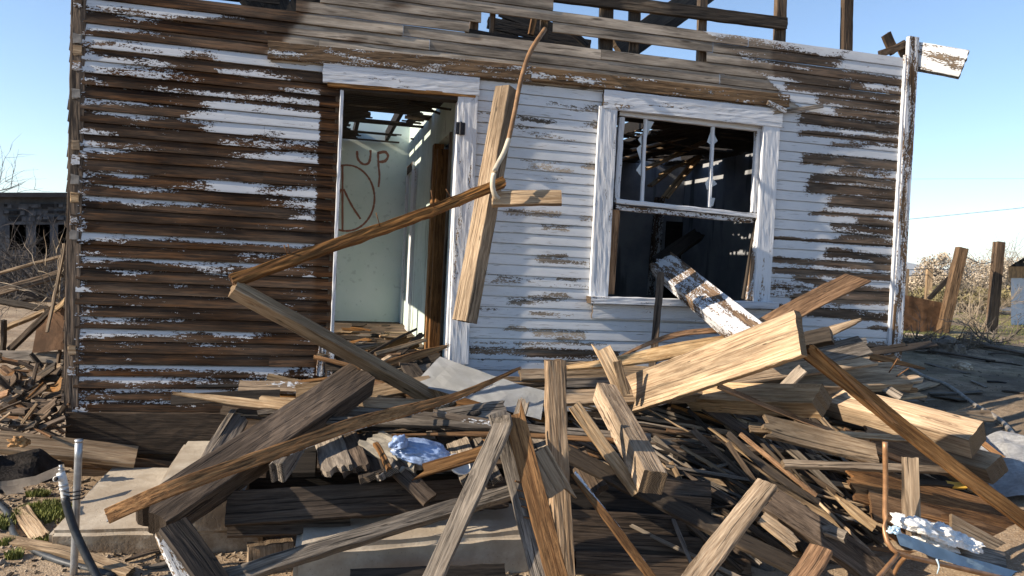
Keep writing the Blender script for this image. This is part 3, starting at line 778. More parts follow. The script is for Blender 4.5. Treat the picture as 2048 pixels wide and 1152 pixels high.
for a, b, w in (((545, -20), (560, 30), .2), ((480, -30), (520, 20), .16), ((590, -30), (598, 26), .10), ((600, 12), (770, 2), .12), ((690, -10), (770, 5), .12), ((400, -25), (560, -8), .14)):
    stick('rafter', a, .35, b, .35, w, .05, 'char')
stick('eave_bit', (1772, 68), .03, (1790, 106), .03, .09, .03, 'dark'); stick('eave_bit', (1760, 108), .04, (1815, 88), .04, .06, .04, 'dark')
stick('eave_bit', (1800, 85), .05, (1812, 112), .05, .08, .04, 'dark')
o = board('eave_end', None, 'wpaint', [(1826, 112, .05), (1928, 130, -.22)], 56, .10, 14, 'ss', parent=house); o['label'] = 'sawn white painted eave end beyond the corner'

# graffiti on the pale green rear wall: the letters UP over a peace sign
gm, _, gb = mat('red_brown_spray'); gb.inputs['Base Color'].default_value = (.30, .13, .08, 1); gb.inputs['Roughness'].default_value = .7
def spray(pts, r, closed=False):
    q = [P(a, b, DEP-.004) for a, b in pts]; path = catmull(q, max(14, len(q)*5)); bm = bmesh.new(); L = []
    o0 = path[0].copy()
    for i, p in enumerate(path):
        t = (path[min(i+1, len(path)-1)]-path[max(i-1, 0)]); t.y = 0; t.normalize(); nrm = Vector((-t.z, 0, t.x))
        e = r*.62*(1+.5*mnoise.noise((i*.6, r*99, 0)))
        L.append((bm.verts.new(p-o0+nrm*e), bm.verts.new(p-o0-nrm*e)))
    for a, b in zip(L, L[1:]): bm.faces.new((a[0], b[0], b[1], a[1]))
    link('graffiti', me_from(bm, 'graffiti'), gm, house, o0)
spray([(714, 302), (716, 318), (726, 328), (737, 326), (741, 312), (741, 300)], .022)
spray([(756, 304), (757, 330), (759, 352), (757, 374)], .02); spray([(756, 306), (770, 304), (776, 312), (770, 322), (757, 324)], .026)
cx, cy, rx, ry = 693, 396, 56, 66
spray([(cx+rx*math.cos(t), cy+ry*math.sin(t)) for t in [-.5*math.pi+2*math.pi*i/28 for i in range(29)]], .019)
spray([(cx-8, cy-64), (cx-8, cy), (cx-8, cy+66)], .02); spray([(cx-6, cy-18), (cx+10, cy+14), (cx+28, cy+42)], .02); spray([(cx-10, cy-18), (cx-28, cy+14), (cx-44, cy+40)], .02)

# ------------------------------------------------------------------ boards of the collapsed porch: (name, label, wood, points (px, py, Y), apparent width px, thickness, roll, ends)
B = board
# leaning timbers in front of the wall
B('leaning_beam', 'square sawn timber leaning upright between doorway and window', 'tan', [(1014, 178, -.22), (929, 643, -.42)], 50, None, 38, 'ss', cat='timber')
B('cross_piece', 'short plank stub sticking out rightward from the leaning upright timber', 'tan', [(984, 399, -.50), (1123, 396, -.62)], 33, .04, 28, 'ss', cat='plank')
B('split_rail', 'rough rust brown split rail slanting across the open doorway', 'rough', [(464, 562, -1.15), (640, 500, -.98), (820, 437, -.75), (1008, 364, -.50)], 25, .045, 20, 'sj', cat='rail', rough=.006)
B('slanting_stud', 'clean light stud running down from the split rail to the rubble under the doorway', 'fresh', [(466, 577, -1.17), (868, 800, -.85)], 38, .075, 52, 'ss', cat='stud')
tube('bent_conduit', [P(*p) for p in ((1090, 58, -.10), (1060, 105, -.3), (1042, 160, -.42), (1030, 220, -.5), (1016, 285, -.58))], .017, M['brown_tube'], label='bent conduit hanging from the gable, brown above and cream below', cat='conduit')
cond = bpy.data.objects['bent_conduit']
tube('cream_length', [P(*p) for p in ((1018, 278, -.575), (1008, 305, -.6), (990, 340, -.62), (985, 368, -.63), (989, 388, -.62), (997, 398, -.6))], .0175, M['cream_tube'], cond)
# window beams
B('window_beam', 'scorched white painted beam poking out through the broken window', 'oldtrim', [(1325, 528, .35), (1500, 672, -.95)], 66, .11, 30, 'js', cat='beam')
B('charred_stub', 'blackened stub lying on the window sill at the end of the white beam', 'char', [(1312, 528, .42), (1395, 470, .9)], 30, .07, 20, 'jj', cat='stub')
B('upright_stick', 'thin dark stick standing below the window sill', 'dark', [(1322, 545, -.16), (1304, 742, -.42)], 15, .02, 10, 'ss', cat='stick')
B('raised_board', 'tan board with a worn tip rising right of the window', 'brown', [(1470, 690, -.75), (1600, 615, -.62), (1716, 556, -.5)], 40, .02, 24, 'sb', cat='board')
B('bowed_lath', 'bowed orange lath arching under the window', 'brown', [(1238, 714, -.62), (1290, 690, -.6), (1350, 669, -.58), (1430, 660, -.56), (1525, 660, -.55)], 13, .012, 35, 'ts', cat='lath')
B('pale_long_board', 'long pale board sloping up beneath the bowed lath', 'fresh', [(1120, 738, -.75), (1250, 722, -.72), (1420, 690, -.68), (1600, 668, -.6)], 30, .02, 42, 'ts', cat='board')
# the big light beam and its neighbours
B('porch_beam', 'big clean yellowish beam raised diagonally over the pile with its end grain showing', 'fresh', [(1258, 790, -.85), (1602, 666, -2.05)], 84, .05, 24, 'ss', cat='beam', warp=.002)
B('picket', 'pale pointed picket standing behind the big yellowish beam', 'fresh', [(1248, 785, -1.0), (1222, 730, -.96), (1197, 680, -.92)], 34, .018, 8, 'sQ', cat='picket')
B('picket_batten', 'small tan batten fixed against the pale pointed picket', 'tan', [(1252, 790, -1.04), (1234, 722, -1.02)], 18, .02, 10, 'ss', cat='batten')
B('splintered_board', 'light siding board with a splintered tip jutting out right of the big beam', 'fresh', [(1480, 712, -.7), (1600, 684, -.7), (1722, 640, -.72)], 28, .018, 40, 'st', cat='board')
B('weathered_board', 'grey brown board with square end below the splintered siding board', 'grey', [(1490, 745, -.8), (1730, 690, -.75)], 44, .02, 35, 'ss', cat='board')
B('block_end', 'short dark ended block above the grey brown square board', 'soot', [(1580, 690, -.75), (1664, 671, -.95)], 38, .07, 30, 'ss', cat='block')
B('wide_tan_board', 'wide tan plank lying flat under the grey brown board, chipped at its right end', 'tan', [(1390, 757, -.85), (1732, 712, -.8)], 46, .022, 45, 'sj', cat='plank')
B('thick_plank', 'thick plank at the wall corner with two long nails bristling from its end', 'tan', [(1330, 775, -.85), (1800, 752, -.75)], 62, .07, 48, 'ss', cat='plank')
B('porch_plank', 'long straight tan plank lying along the foot of the wall behind the post', 'tan', [(1040, 750, -.7), (1500, 742, -.6)], 24, .03, 30, 'ss', cat='plank')
B('porch_plank', 'second tan plank just in front of the plank at the wall foot', 'grey', [(1100, 768, -.8), (1480, 760, -.75)], 22, .03, 25, 'ss', cat='plank')
B('porch_plank', 'low grey plank crossing behind the standing post', 'tan', [(1000, 798, -.95), (1370, 790, -.9)], 34, .04, 30, 'ss', cat='plank')
B('short_stick', 'short greyish stick propped below the thick plank', 'grey', [(1560, 785, -.95), (1606, 738, -1.0)], 24, .03, 20, 'ss', cat='stick')
B('notched_end', 'small striped offcut hanging off the end of the thick plank', 'grey', [(1765, 772, -.85), (1802, 795, -.95)], 18, .02, 20, 'ss', cat='offcut')
B('sloping_moulding', 'thin brown moulding sticking out past the white corner board', 'brown', [(1650, 692, -.6), (1850, 738, -.25)], 14, .02, 20, 'st', cat='moulding')
B('chamfered_beam', 'chamfered pale beam with round worn end grain in the middle right of the pile', 'fresh', [(1385, 792, -.8), (1645, 802, -1.75)], 64, .13, 42, 'ss', cat='beam')
B('heavy_beam', 'heavy beam reaching right past the house corner with a dark cut end', 'fresh', [(1640, 795, -.75), (1955, 880, -1.75)], 72, .15, 44, 'ss', cat='beam')
B('heavy_beam', 'lower heavy beam under the long reaching beam, in shade at its cut end', 'tan', [(1800, 880, -1.05), (1995, 940, -1.80)], 58, .12, 40, 'ss', cat='beam')
B('notched_beam', 'short square beam with a notch slanting down the middle of the pile', 'tan', [(1208, 785, -1.15), (1306, 965, -2.15)], 62, None, 40, 'ss', cat='beam')
B('split_moulding', 'long split moulding running from the big beam end down to the right edge', 'brown', [(1612, 700, -2.0), (1730, 792, -2.02), (1870, 905, -2.05), (2075, 1062, -2.1)], 32, .03, 18, 'js', cat='moulding')
B('split_splinter', 'dark splinter standing beside the split moulding at the big beam end', 'rough', [(1632, 697, -2.02), (1760, 822, -2.03), (1850, 900, -2.04)], 11, .012, 15, 'tj', cat='splinter')
B('thin_rod', 'thin dark stick crossing below the chamfered beam', 'brown', [(1436, 772, -1.55), (1560, 822, -1.6), (1662, 862, -1.65)], 13, .02, 25, 'js', cat='stick')
B('rail_strip', 'straight light strip ending under the split moulding, above the knotty plank', 'tan', [(1500, 858, -1.65), (1838, 880, -1.75)], 15, .022, 30, 'ss', cat='strip')
B('knotty_plank', 'knotty light plank with a sawn end facing right', 'tan', [(1530, 852, -1.75), (1640, 878, -1.78), (1752, 910, -1.85)], 46, .028, 40, 'js', cat='plank')
B('rail_strip', 'straight light strip below the knotty plank with a dark underside', 'tan', [(1565, 928, -1.95), (1908, 942, -2.0)], 19, .028, 34, 'ss', cat='strip')
B('flat_board', 'broad peeling board lying flat under the split moulding', 'brown', [(1740, 880, -1.7), (1890, 925, -1.65)], 52, .02, 45, 'js', cat='board')
B('yellow_strip', 'dark strip with a bright yellow painted end', 'soot', [(1825, 965, -1.95), (1905, 970, -1.98)], 14, .02, 30, 'ss', cat='strip')
y_ = bpy.data.objects['yellow_strip']; board('yellow_end', None, M['yellow'], [(1893, 968, -1.975), (1932, 972, -2.0)], 14, .021, 30, parent=y_)
B('wide_siding_plank', 'wide split plank of orange grain low on the right', 'rough', [(1700, 962, -1.9), (1880, 1010, -1.95), (2070, 1062, -2.0)], 74, .02, 35, 'js', cat='plank')
B('wide_siding_plank', 'wide plank below the orange split plank at the right edge', 'brown', [(1740, 1010, -2.0), (2080, 1105, -2.1)], 58, .02, 30, 'ss', cat='plank')
B('wide_siding_plank', 'shaded plank under the chair seat at the right edge', 'tan', [(1900, 1065, -2.15), (2090, 1170, -2.25)], 70, .02, 35, 'ss', cat='plank')
B('upright_offcut', 'broad upright offcut standing in the stuffing of the chair', 'tan', [(1823, 915, -2.32), (1828, 1072, -2.42)], 28, .018, 5, 'ss', cat='offcut')
B('upright_offcut', 'narrow upright offcut just left of the broad one behind the chair', 'soot', [(1812, 915, -2.25), (1812, 1050, -2.32)], 16, .02, 5, 'ss', cat='offcut')
# left: dark beam, bent strip
B('dark_beam', 'massive dark weathered beam sloping down leftward over the porch edge', 'dark', [(722, 758, -.95), (302, 1042, -1.95)], 92, .13, 36, 'jj', cat='beam', rough=.004)
B('bent_strip', 'long bent orange moulding snaking over the dark beam', 'brown', [(213, 1033, -2.2), (350, 975, -2.13), (560, 902, -1.9), (700, 851, -1.7), (810, 822, -1.5), (900, 797, -1.35), (985, 762, -1.2), (1042, 735, -1.1)], 25, .014, 18, 'st', cat='moulding')
bs_ = bpy.data.objects['bent_strip']; board('white_edge', None, W['oldtrim'], [(214, 1041, -2.195), (350, 985, -2.125), (560, 913, -1.895), (700, 861, -1.695), (810, 831, -1.495), (900, 804, -1.345), (985, 768, -1.195)], 6, .008, 18, parent=bs_)
B('frame_edge', 'grey frame rail edging the left end of the porch', 'grey', [(467, 822, -.75), (402, 928, -1.25)], 15, .03, 20, 'ss', cat='rail')
B('frame_edge', 'inner grey board standing along the left porch edge', 'grey', [(482, 838, -.78), (428, 925, -1.25)], 34, .04, 10, 'js', cat='board')
B('frame_rail', 'light weathered rail across the back of the porch frame', 'tan', [(462, 829, -.74), (648, 838, -.78)], 20, .05, 35, 'ss', cat='rail')
B('pale_lath', 'long pale grooved lath lying over the left rubble', 'fresh', [(344, 786, -.95), (480, 802, -.98), (650, 822, -1.05)], 18, .012, 35, 'ts', cat='lath')
B('stained_board', 'brown stained board under the pale grooved lath', 'soot', [(342, 800, -.8), (560, 790, -.75)], 24, .02, 15, 'ss', cat='board')
B('dark_lath', 'thin dark lath lying against the wall left of the doorway', 'char', [(392, 773, -.6), (485, 771, -.58)], 9, .02, 20, 'ss', cat='lath')
B('painted_board', 'short board with worn white paint left of the dark beam', 'spaint', [(478, 774, -.62), (618, 777, -.62)], 26, .03, 35, 'ss', cat='board')
B('thin_brown_lath', 'thin brown lath lying on top of the worn white board', 'brown', [(565, 769, -.6), (700, 750, -.55)], 9, .02, 25, 'st', cat='lath')
B('short_tan_board', 'short tan board behind the dark beam', 'tan', [(592, 786, -.68), (735, 770, -.62)], 34, .025, 35, 'ss', cat='board')
B('broken_chunk', 'pale broken wood chunk lying left of the dark beam', 'fresh', [(520, 800, -.8), (612, 806, -.85)], 20, .04, 35, 'jj', cat='chunk')
B('fallen_board', 'tan board with a square shadow right of the dark beam top', 'tan', [(700, 795, -.85), (862, 765, -.75)], 32, .025, 40, 'ss', cat='board')
B('fallen_board', 'shadowed board just below the tan board by the dark beam top', 'tan', [(718, 805, -.92), (905, 812, -.92)], 26, .03, 35, 'ss', cat='board')
B('round_end_board', 'grey board with a rounded end reaching right from under the dark beam', 'grey', [(655, 825, -1.05), (900, 842, -1.15)], 30, .025, 35, 'sj', cat='board')
B('short_stub', 'short tan stub leaning under the lower end of the light stud', 'tan', [(870, 770, -.8), (900, 815, -.95)], 32, .03, 15, 'ss', cat='stub')
B('knot_board', 'cracked board with a big knot hole in front of the pale wallboard sheet', 'grey', [(880, 840, -1.35), (1012, 822, -1.3)], 44, .03, 35, 'jj', cat='board', rough=.005)
kb = bpy.data.objects['knot_board']
c = P(948, 828, -1.37); bm = bmesh.new(); bmesh.ops.create_uvsphere(bm, u_segments=16, v_segments=8, radius=1, matrix=Matrix.Rotation(R(-12), 4, 'Y') @ Matrix.Diagonal((.045, .010, .018, 1)))
link('knot_hole', me_from(bm, 'knot_hole', True), M['burnt'], kb, c)
B('white_topped_strip', 'strip with white paint on its upper side lying below the knot hole board', 'spaint', [(866, 826, -1.42), (1005, 850, -1.5)], 17, .018, 30, 'ss', cat='strip')
B('grooved_moulding', 'long grey grooved moulding lying across the middle of the porch', 'grey', [(635, 842, -1.25), (900, 850, -1.45), (1300, 876, -1.6)], 20, .03, 35, 'ss', cat='moulding')
B('orange_lath', 'straight orange lath just below the long grey moulding', 'brown', [(782, 870, -1.5), (1010, 868, -1.55), (1235, 882, -1.65)], 12, .012, 30, 'ts', cat='lath')
B('orange_wedge', 'orange wedge of wood pointing left below the blue bag', 'brown', [(1000, 893, -1.8), (935, 916, -1.82), (820, 948, -1.85)], 28, .018, 20, 'sQ', cat='wedge')
for p, q, wd, mt, lb in (((655, 872, -1.0), (675, 940, -1.75), 58, 'grey', 'light grey floor board stub, leftmost of the broken porch floor boards'), ((688, 868, -1.0), (712, 940, -1.75), 52, 'dark', 'dark grey floor board stub right beside the leftmost stub'),
    ((722, 872, -1.05), (745, 955, -1.8), 50, 'soot', 'half lit floor board stub between the dark stub and the fibreboard'), ((748, 890, -1.1), (775, 948, -1.8), 44, 'grey', 'jagged floor board stub nearest the fibreboard scrap'),
    ((915, 885, -1.25), (948, 962, -1.85), 48, 'grey', 'cracked floor board stub right of the white china'), ((945, 885, -1.25), (985, 965, -1.85), 42, 'grey', 'narrow floor board stub behind the crossed planks'), ((1150, 905, -1.55), (1195, 985, -1.95), 46, 'dark', 'dark floor board stub right of the standing post'),
    ((1065, 872, -1.3), (1100, 930, -1.7), 44, 'grey', 'floor board stub hidden behind the pale broken offcut')):
    B('floor_board', lb, mt, [p, q], wd, .03, 4, 'sj', group='broken floor boards of the porch', cat='floor board', rough=.004)
B('small_beam', 'gnarled timber end poking out between the dark beam and the floor boards', 'grey', [(600, 880, -1.3), (556, 945, -1.8)], 42, .09, 40, 'sj', cat='timber', rough=.008)
B('porch_joist', 'dark weathered front joist of the porch', 'dark', [(452, 1018, -1.75), (1012, 985, -1.65)], 66, .05, 12, 'ss', cat='joist', rough=.004)
B('porch_joist', 'lower dark joist under the front joist, left of the concrete block', 'dark', [(455, 1060, -1.72), (700, 1052, -1.68)], 30, .05, 8, 'ss', cat='joist')
B('stump_post', 'short tan support block under the porch joist', 'tan', [(540, 1085, -1.65), (540, 1120, -1.66)], 90, .10, 5, 'ss', cat='block')
B('round_pole', 'knotted grey pole lying over the concrete block', 'grey', [(455, 1158, -2.15), (700, 1078, -2.1), (860, 1030, -2.05), (1020, 985, -2.0)], 36, .06, 22, 'js', cat='pole', rough=.005)
B('shaded_plank', 'blackish plank in the shade in front of the steps, with nail heads', 'char', [(345, 1050, -2.05), (435, 1175, -2.25)], 58, .03, 30, 'ss', cat='plank')  # charred wood colour stands in for the shade on the first plank
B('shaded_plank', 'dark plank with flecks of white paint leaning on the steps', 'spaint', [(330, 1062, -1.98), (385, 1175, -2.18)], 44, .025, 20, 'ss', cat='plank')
B('cross_plank', 'dark plank crossing under the front joist below the blue bag', 'dark', [(785, 930, -1.7), (860, 1000, -1.85)], 36, .03, 25, 'ss', cat='plank')
# front centre
B('standing_post', 'square post standing upright in the front of the pile with rotten lower half', 'post', [(1110, 720, -1.95), (1114, 880, -1.98), (1130, 1175, -2.03)], 45, None, 12, 'ss', cat='post', rough=.004)
B('crossed_plank', 'grey plank leaning to the lower left, front one of the crossed planks', 'grey', [(1003, 832, -2.1), (1010, 840, -2.1), (858, 1175, -2.42)], 40, .03, 22, 'ss', cat='plank')
B('crossed_plank', 'pointed orange brown board leaning to the lower right', 'brown', [(1120, 1175, -2.4), (1070, 985, -2.25), (1022, 805, -2.05)], 44, .018, 10, 'sP', cat='board')
B('crossed_plank', 'grey batten studded with nails between the crossed boards', 'grey', [(994, 826, -2.0), (1030, 960, -2.12), (1085, 1175, -2.38)], 36, .03, 10, 'ss', cat='batten')
B('behind_picket', 'grey split stub behind the tip of the pointed brown board', 'grey', [(1048, 800, -1.7), (1030, 860, -1.75)], 26, .02, 10, 'js', cat='stub')
B('broken_offcut', 'pale broken offcut with a chamfered end leaning against the standing post', 'fresh', [(1062, 888, -2.12), (1117, 985, -2.2)], 54, .03, 20, 'Ps', cat='offcut')
B('square_stick', 'slim brown stick slanting right behind the notched beam', 'tan', [(1148, 810, -1.75), (1275, 985, -2.0)], 28, .02, 22, 'ss', cat='stick')
B('white_edged_strip', 'brown strip with a white edge slanting to the bottom edge', 'brown', [(1143, 948, -2.1), (1220, 1045, -2.25), (1318, 1175, -2.4)], 20, .02, 20, 'ts', cat='strip')
we = bpy.data.objects['white_edged_strip']; board('white_edge', None, W['oldtrim'], [(1150, 944, -2.1), (1227, 1041, -2.25), (1322, 1171, -2.4)], 6, .006, 20, parent=we)
B('front_plank', 'sunlit plank at the bottom right leaning to the lower left', 'tan', [(1535, 968, -2.2), (1372, 1180, -2.62)], 46, .03, 24, 'ss', cat='plank')
B('front_offcut', 'orange brown offcut at the bottom edge right of the sunlit plank', 'brown', [(1642, 1098, -2.4), (1592, 1175, -2.55)], 48, .03, 24, 'ss', cat='offcut')
B('worn_timber', 'thick furrowed timber running down to the bottom edge beside the chair', 'dark', [(1540, 1000, -2.0), (1700, 1110, -2.25), (1790, 1185, -2.35)], 62, .06, 30, 'jj', cat='timber', rough=.005)
B('slender_stick', 'dark slender stick pointing down to the right in the middle of the pile', 'soot', [(1455, 866, -1.75), (1548, 950, -1.95), (1638, 1004, -2.05)], 15, .02, 25, 'js', cat='stick')
B('slender_stick', 'paired slender stick beside the dark one', 'brown', [(1480, 868, -1.75), (1560, 935, -1.93), (1632, 992, -2.04)], 11, .015, 25, 'js', cat='stick')
B('nailed_plank', 'dark long plank running low from the post to the bottom right', 'soot', [(1130, 905, -1.8), (1330, 1005, -2.0), (1600, 1140, -2.3)], 36, .03, 30, 'js', cat='plank')
B('wedge_board', 'short tan wedge lying in the dark gap above the bottom edge', 'tan', [(1522, 1035, -2.1), (1590, 1088, -2.2)], 30, .02, 30, 'sj', cat='wedge')
B('pale_splinter', 'pale splintered lath left of the chair frame', 'fresh', [(1670, 990, -2.05), (1750, 1055, -2.2)], 22, .015, 30, 'ts', cat='lath')
B('stub_end', 'pale square stub poking out left of the chair frame', 'grey', [(1650, 1060, -2.2), (1692, 1075, -2.3)], 26, .035, 30, 'js', cat='stub')
# nails on the thick plank
tp = bpy.data.objects['thick_plank']
for a, b in (((1778, 745, -.80), (1796, 716, -.86)), ((1790, 755, -.80), (1818, 736, -.88))): tube('nail', [P(*a), P(*b)], .0045, M['nail'], tp, 2, 6)
bt = bpy.data.objects['crossed_plank.002'] if 'crossed_plank.002' in bpy.data.objects else None
for py in (962, 980, 996, 1012, 1034):
    px = 1030+(py-960)*.25
    a = P(px, py, -2.14-(py-960)*.0012); tube('nail', [a, a+Vector((.02, -.035, .004))], .004, M['nail'], bt, 2, 6)
sr = bpy.data.objects['split_rail']
for a, b in (((578, 516, -1.03), (568, 490, -1.06)), ((582, 514, -1.03), (576, 488, -1.06)), ((760, 453, -.84), (752, 425, -.88)), ((868, 415, -.7), (862, 380, -.75)), ((906, 402, -.64), (892, 378, -.68))): tube('nail', [P(*a), P(*b)], .003, M['nail'], sr, 2, 6)

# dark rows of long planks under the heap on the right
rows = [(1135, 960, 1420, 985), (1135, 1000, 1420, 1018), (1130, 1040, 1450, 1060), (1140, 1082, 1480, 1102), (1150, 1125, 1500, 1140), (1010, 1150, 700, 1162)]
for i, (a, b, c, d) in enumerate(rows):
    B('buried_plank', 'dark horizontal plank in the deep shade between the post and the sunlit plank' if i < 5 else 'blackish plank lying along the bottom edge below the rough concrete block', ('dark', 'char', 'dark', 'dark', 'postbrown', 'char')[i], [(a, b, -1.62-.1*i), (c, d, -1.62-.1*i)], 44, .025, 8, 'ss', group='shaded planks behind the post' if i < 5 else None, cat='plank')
# many loose laths and boards among them
rr = random.Random(5)
LB = {'lath': 'loose thin lath tangled among the other boards of the heap', 'scrap_board': 'loose weathered board scrap tangled among the other boards of the heap'}
def loose(x0, y0, x1, y1, n, ang, spread, Lr, seed, wr=(8, 26), dY=0, kinds=('tan', 'grey', 'brown', 'dark', 'soot', 'spaint', 'soot', 'dark')):
    q = random.Random(seed)
    for _ in range(n):
        px, py = q.uniform(x0, x1), q.uniform(y0, y1); L = q.uniform(*Lr); an = R(ang+q.gauss(0, spread))
        Y = -.55-(py-740)/410*1.75+dY+q.uniform(-.02, .14)
        dx, dy = math.cos(an)*L/2, math.sin(an)*L/2; sl = dy/410*1.75*q.uniform(.5, 1)
        wpx = q.uniform(*wr); k = 'lath' if wpx < 15 else 'scrap_board'
        B(k, LB[k], q.choice(kinds), [(px-dx, py-dy, Y+sl), (px+dx, py+dy, Y-sl)], wpx, q.choice((.01, .014, .018, .022)), q.choice((q.uniform(-5, 22), q.uniform(-5, 22), q.uniform(25, 60))), q.choice(('jj', 'sj', 'js', 'st', 'tj', 'ss')), group='loose laths in the heap' if k == 'lath' else 'loose board scraps in the heap', cat='lath' if k == 'lath' else 'board', warp=.012)
loose(1150, 745, 1760, 800, 22, -3, 5, (150, 420), 1, dY=.12)
loose(1180, 830, 1500, 900, 26, 8, 8, (140, 420), 2, dY=.15)
loose(1480, 830, 1900, 960, 34, 18, 12, (120, 400), 3, dY=.18)
loose(1280, 920, 1620, 1110, 40, 30, 14, (140, 420), 4, dY=.16, kinds=('dark', 'soot', 'grey', 'tan', 'brown'))
loose(1600, 960, 2030, 1140, 34, 26, 12, (140, 420), 6, dY=.16, kinds=('dark', 'soot', 'grey', 'brown', 'tan'))
loose(480, 765, 950, 835, 24, 3, 8, (90, 260), 7, dY=.14)
loose(1000, 850, 1180, 900, 10, 3, 8, (100, 260), 8, dY=.12)
loose(690, 690, 850, 745, 14, -5, 22, (60, 160), 9, dY=.25, wr=(6, 22), kinds=('brown', 'soot', 'tan', 'grey'))
loose(640, 1010, 1000, 1030, 5, 0, 5, (100, 200), 10, dY=.25, kinds=('dark',))
loose(1500, 700, 1760, 760, 12, -8, 6, (120, 300), 12, dY=.2)
loose(1180, 840, 1700, 930, 40, 8, 9, (180, 480), 13, wr=(5, 13), dY=.06, kinds=('grey', 'soot', 'dark', 'tan', 'brown'))
loose(1300, 900, 1760, 1080, 44, 32, 12, (160, 460), 14, wr=(5, 14), dY=.06, kinds=('soot', 'dark', 'dark', 'grey', 'tan'))
loose(1560, 930, 2040, 1060, 34, 22, 10, (160, 420), 15, wr=(5, 15), dY=.08, kinds=('soot', 'dark', 'brown', 'tan'))
loose(1040, 740, 1500, 800, 16, 0, 4, (150, 420), 16, wr=(5, 12), dY=.05, kinds=('tan', 'grey', 'soot'))
loose(1180, 850, 1760, 1060, 34, 24, 18, (120, 380), 18, wr=(4, 8), dY=.0, kinds=('fresh', 'tan', 'soot', 'grey'))
loose(1180, 900, 1560, 1000, 22, 20, 12, (140, 380), 19, wr=(6, 14), dY=.04, kinds=('dark', 'soot', 'char', 'grey'))
loose(1830, 1010, 2070, 1120, 22, 24, 14, (120, 320), 20, wr=(6, 26), dY=.02, kinds=('brown', 'soot', 'tan', 'dark', 'rough'))
loose(1560, 770, 1800, 860, 16, 10, 10, (120, 300), 22, wr=(5, 14), dY=.1)
loose(620, 800, 1000, 870, 22, 4, 7, (120, 320), 17, wr=(5, 12), dY=.06, kinds=('grey', 'soot', 'dark', 'brown'))

# what is left of the porch under the rubble: deck on joists, and dark boards added to shade the space below
po = empty('porch', (1.9, -.6, 0), 'remains of the low wooden porch under the heap of boards', 'porch')
qq = random.Random(8)
for i in range(38):
    x = -.52+i*.128
    if qq.random() < .12: continue
    boxobj('deck_board', (x, -1.25+qq.uniform(-.08, .1), .36+.12*sm((x-1)/3)), (x+.12, -.05, .385+.12*sm((x-1)/3)), W[qq.choice(('dark', 'char', 'grey'))], po)
for y in (-.3, -.85): boxobj('joist', (-.5, y, .2), (2.2, y+.05, .355), W['dark'], po)
for k in range(3): boxobj('shade_panel', (-.5, -1.12-.01*k, .01+k*.115), (1.3, -1.10-.01*k, .12+k*.115), W['char'], po)
# rubbish on the hallway floor
q = random.Random(21)
for i in range(46):
    x, y = q.uniform(.1, .88), q.uniform(.08, 3.4)*q.choice((.5, 1)); L = q.uniform(.12, .45); a = q.gauss(0, .5); z = .715+.10*max(0, 1-y/1.2)*q.random()+.03*q.random()
    d = Vector((math.cos(a), math.sin(a), q.uniform(-.1, .15)))*L/2; c = Vector((x, y, z))
    if c.x+d.x > .9: c.x = .9-abs(d.x)
    if c.x-abs(d.x) < .08: c.x = .08+abs(d.x)
    board3('floor_scrap', [c-d, c+d], q.uniform(.02, .09), q.uniform(.006, .02), q.choice(('tan', 'soot', 'brown', 'grey', 'fresh')), Vector((q.uniform(-.3, .3), -.3, 1)), q.choice(('jj', 'sj', 'tj')), None, 'splintered wood scrap on the littered floor inside the doorway', 'scrap', 'wood scraps on the hallway floor')
board('orange_slab', 'torn slab of orange wood tilted in the doorway', 'brown', [(745, 715, .1), (828, 682, .25)], 32, .02, 40, 'jj', cat='slab', rough=.008)
board('pale_strip', 'pale slat lying across the doorway floor', 'fresh', [(690, 690, .2), (790, 687, .3)], 8, .02, 40, 'sj', cat='slat')
board('doorway_stick', 'dark slat leaning upward on the doorway rubble', 'soot', [(770, 735, -.2), (845, 668, .1)], 13, .015, 25, 'sj', cat='slat')
board('doorway_board', 'flat brown board lying across the doorway threshold', 'brown', [(672, 722, 0), (830, 712, .05)], 30, .02, 50, 'sj', cat='board')
board('doorway_board', 'dark board curving down over the doorstep', 'soot', [(795, 700, .05), (840, 765, -.5)], 32, .02, 40, 'ss', cat='board')

# ------------------------------------------------------------------ concrete
def crisp(me):
    me.set_sharp_from_angle(angle=R(28)); return me
def block(name, pts, z0, label, bev=.025, rough=0, seed=1, Z=None):
    """a concrete block from four ground corners and a top height"""
    bm = bmesh.new(); c = sum(pts, Vector())/4; c.z = z0; ck = M['pale_concrete' if rough else 'concrete']
    lo = [bm.verts.new(Vector((p.x, p.y, z0))-c) for p in pts]; hi = [bm.verts.new(Vector((p.x, p.y, Z))-c) for p in pts]
    bm.faces.new(lo[::-1]); bm.faces.new(hi)
    for i in range(4): j = (i+1) % 4; bm.faces.new((lo[i], lo[j], hi[j], hi[i]))
    bmesh.ops.bevel(bm, geom=bm.edges[:], offset=bev, segments=3, affect='EDGES')
    bmesh.ops.subdivide_edges(bm, edges=[e for e in bm.edges if e.calc_length() > .1], cuts=9, use_grid_fill=True)
    for v in bm.verts:
        n = mnoise.noise((v.co.x*6+seed, v.co.y*6, v.co.z*6)); n2 = mnoise.noise((v.co.x*22+seed, v.co.y*22, v.co.z*22))
        v.co += Vector((n, mnoise.noise((v.co.y*7, seed, v.co.x*5)), n*.5))*.006 + Vector((0, n2, n2))*.003*(1+rough)
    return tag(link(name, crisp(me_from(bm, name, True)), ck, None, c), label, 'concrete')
def gp(px, py, z):
    d = ray(px, py); return CAM+d*((z-CAM.z)/d.z)
zt = .125
a, b, c, d = gp(94, 1064, zt), gp(322, 1062, zt), gp(345, 938, zt), gp(219, 932, zt)
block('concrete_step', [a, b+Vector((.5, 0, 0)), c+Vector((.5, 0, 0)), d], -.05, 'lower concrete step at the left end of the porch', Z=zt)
zt2 = .32
a, d = gp(296, 992, zt2), gp(369, 880, zt2)
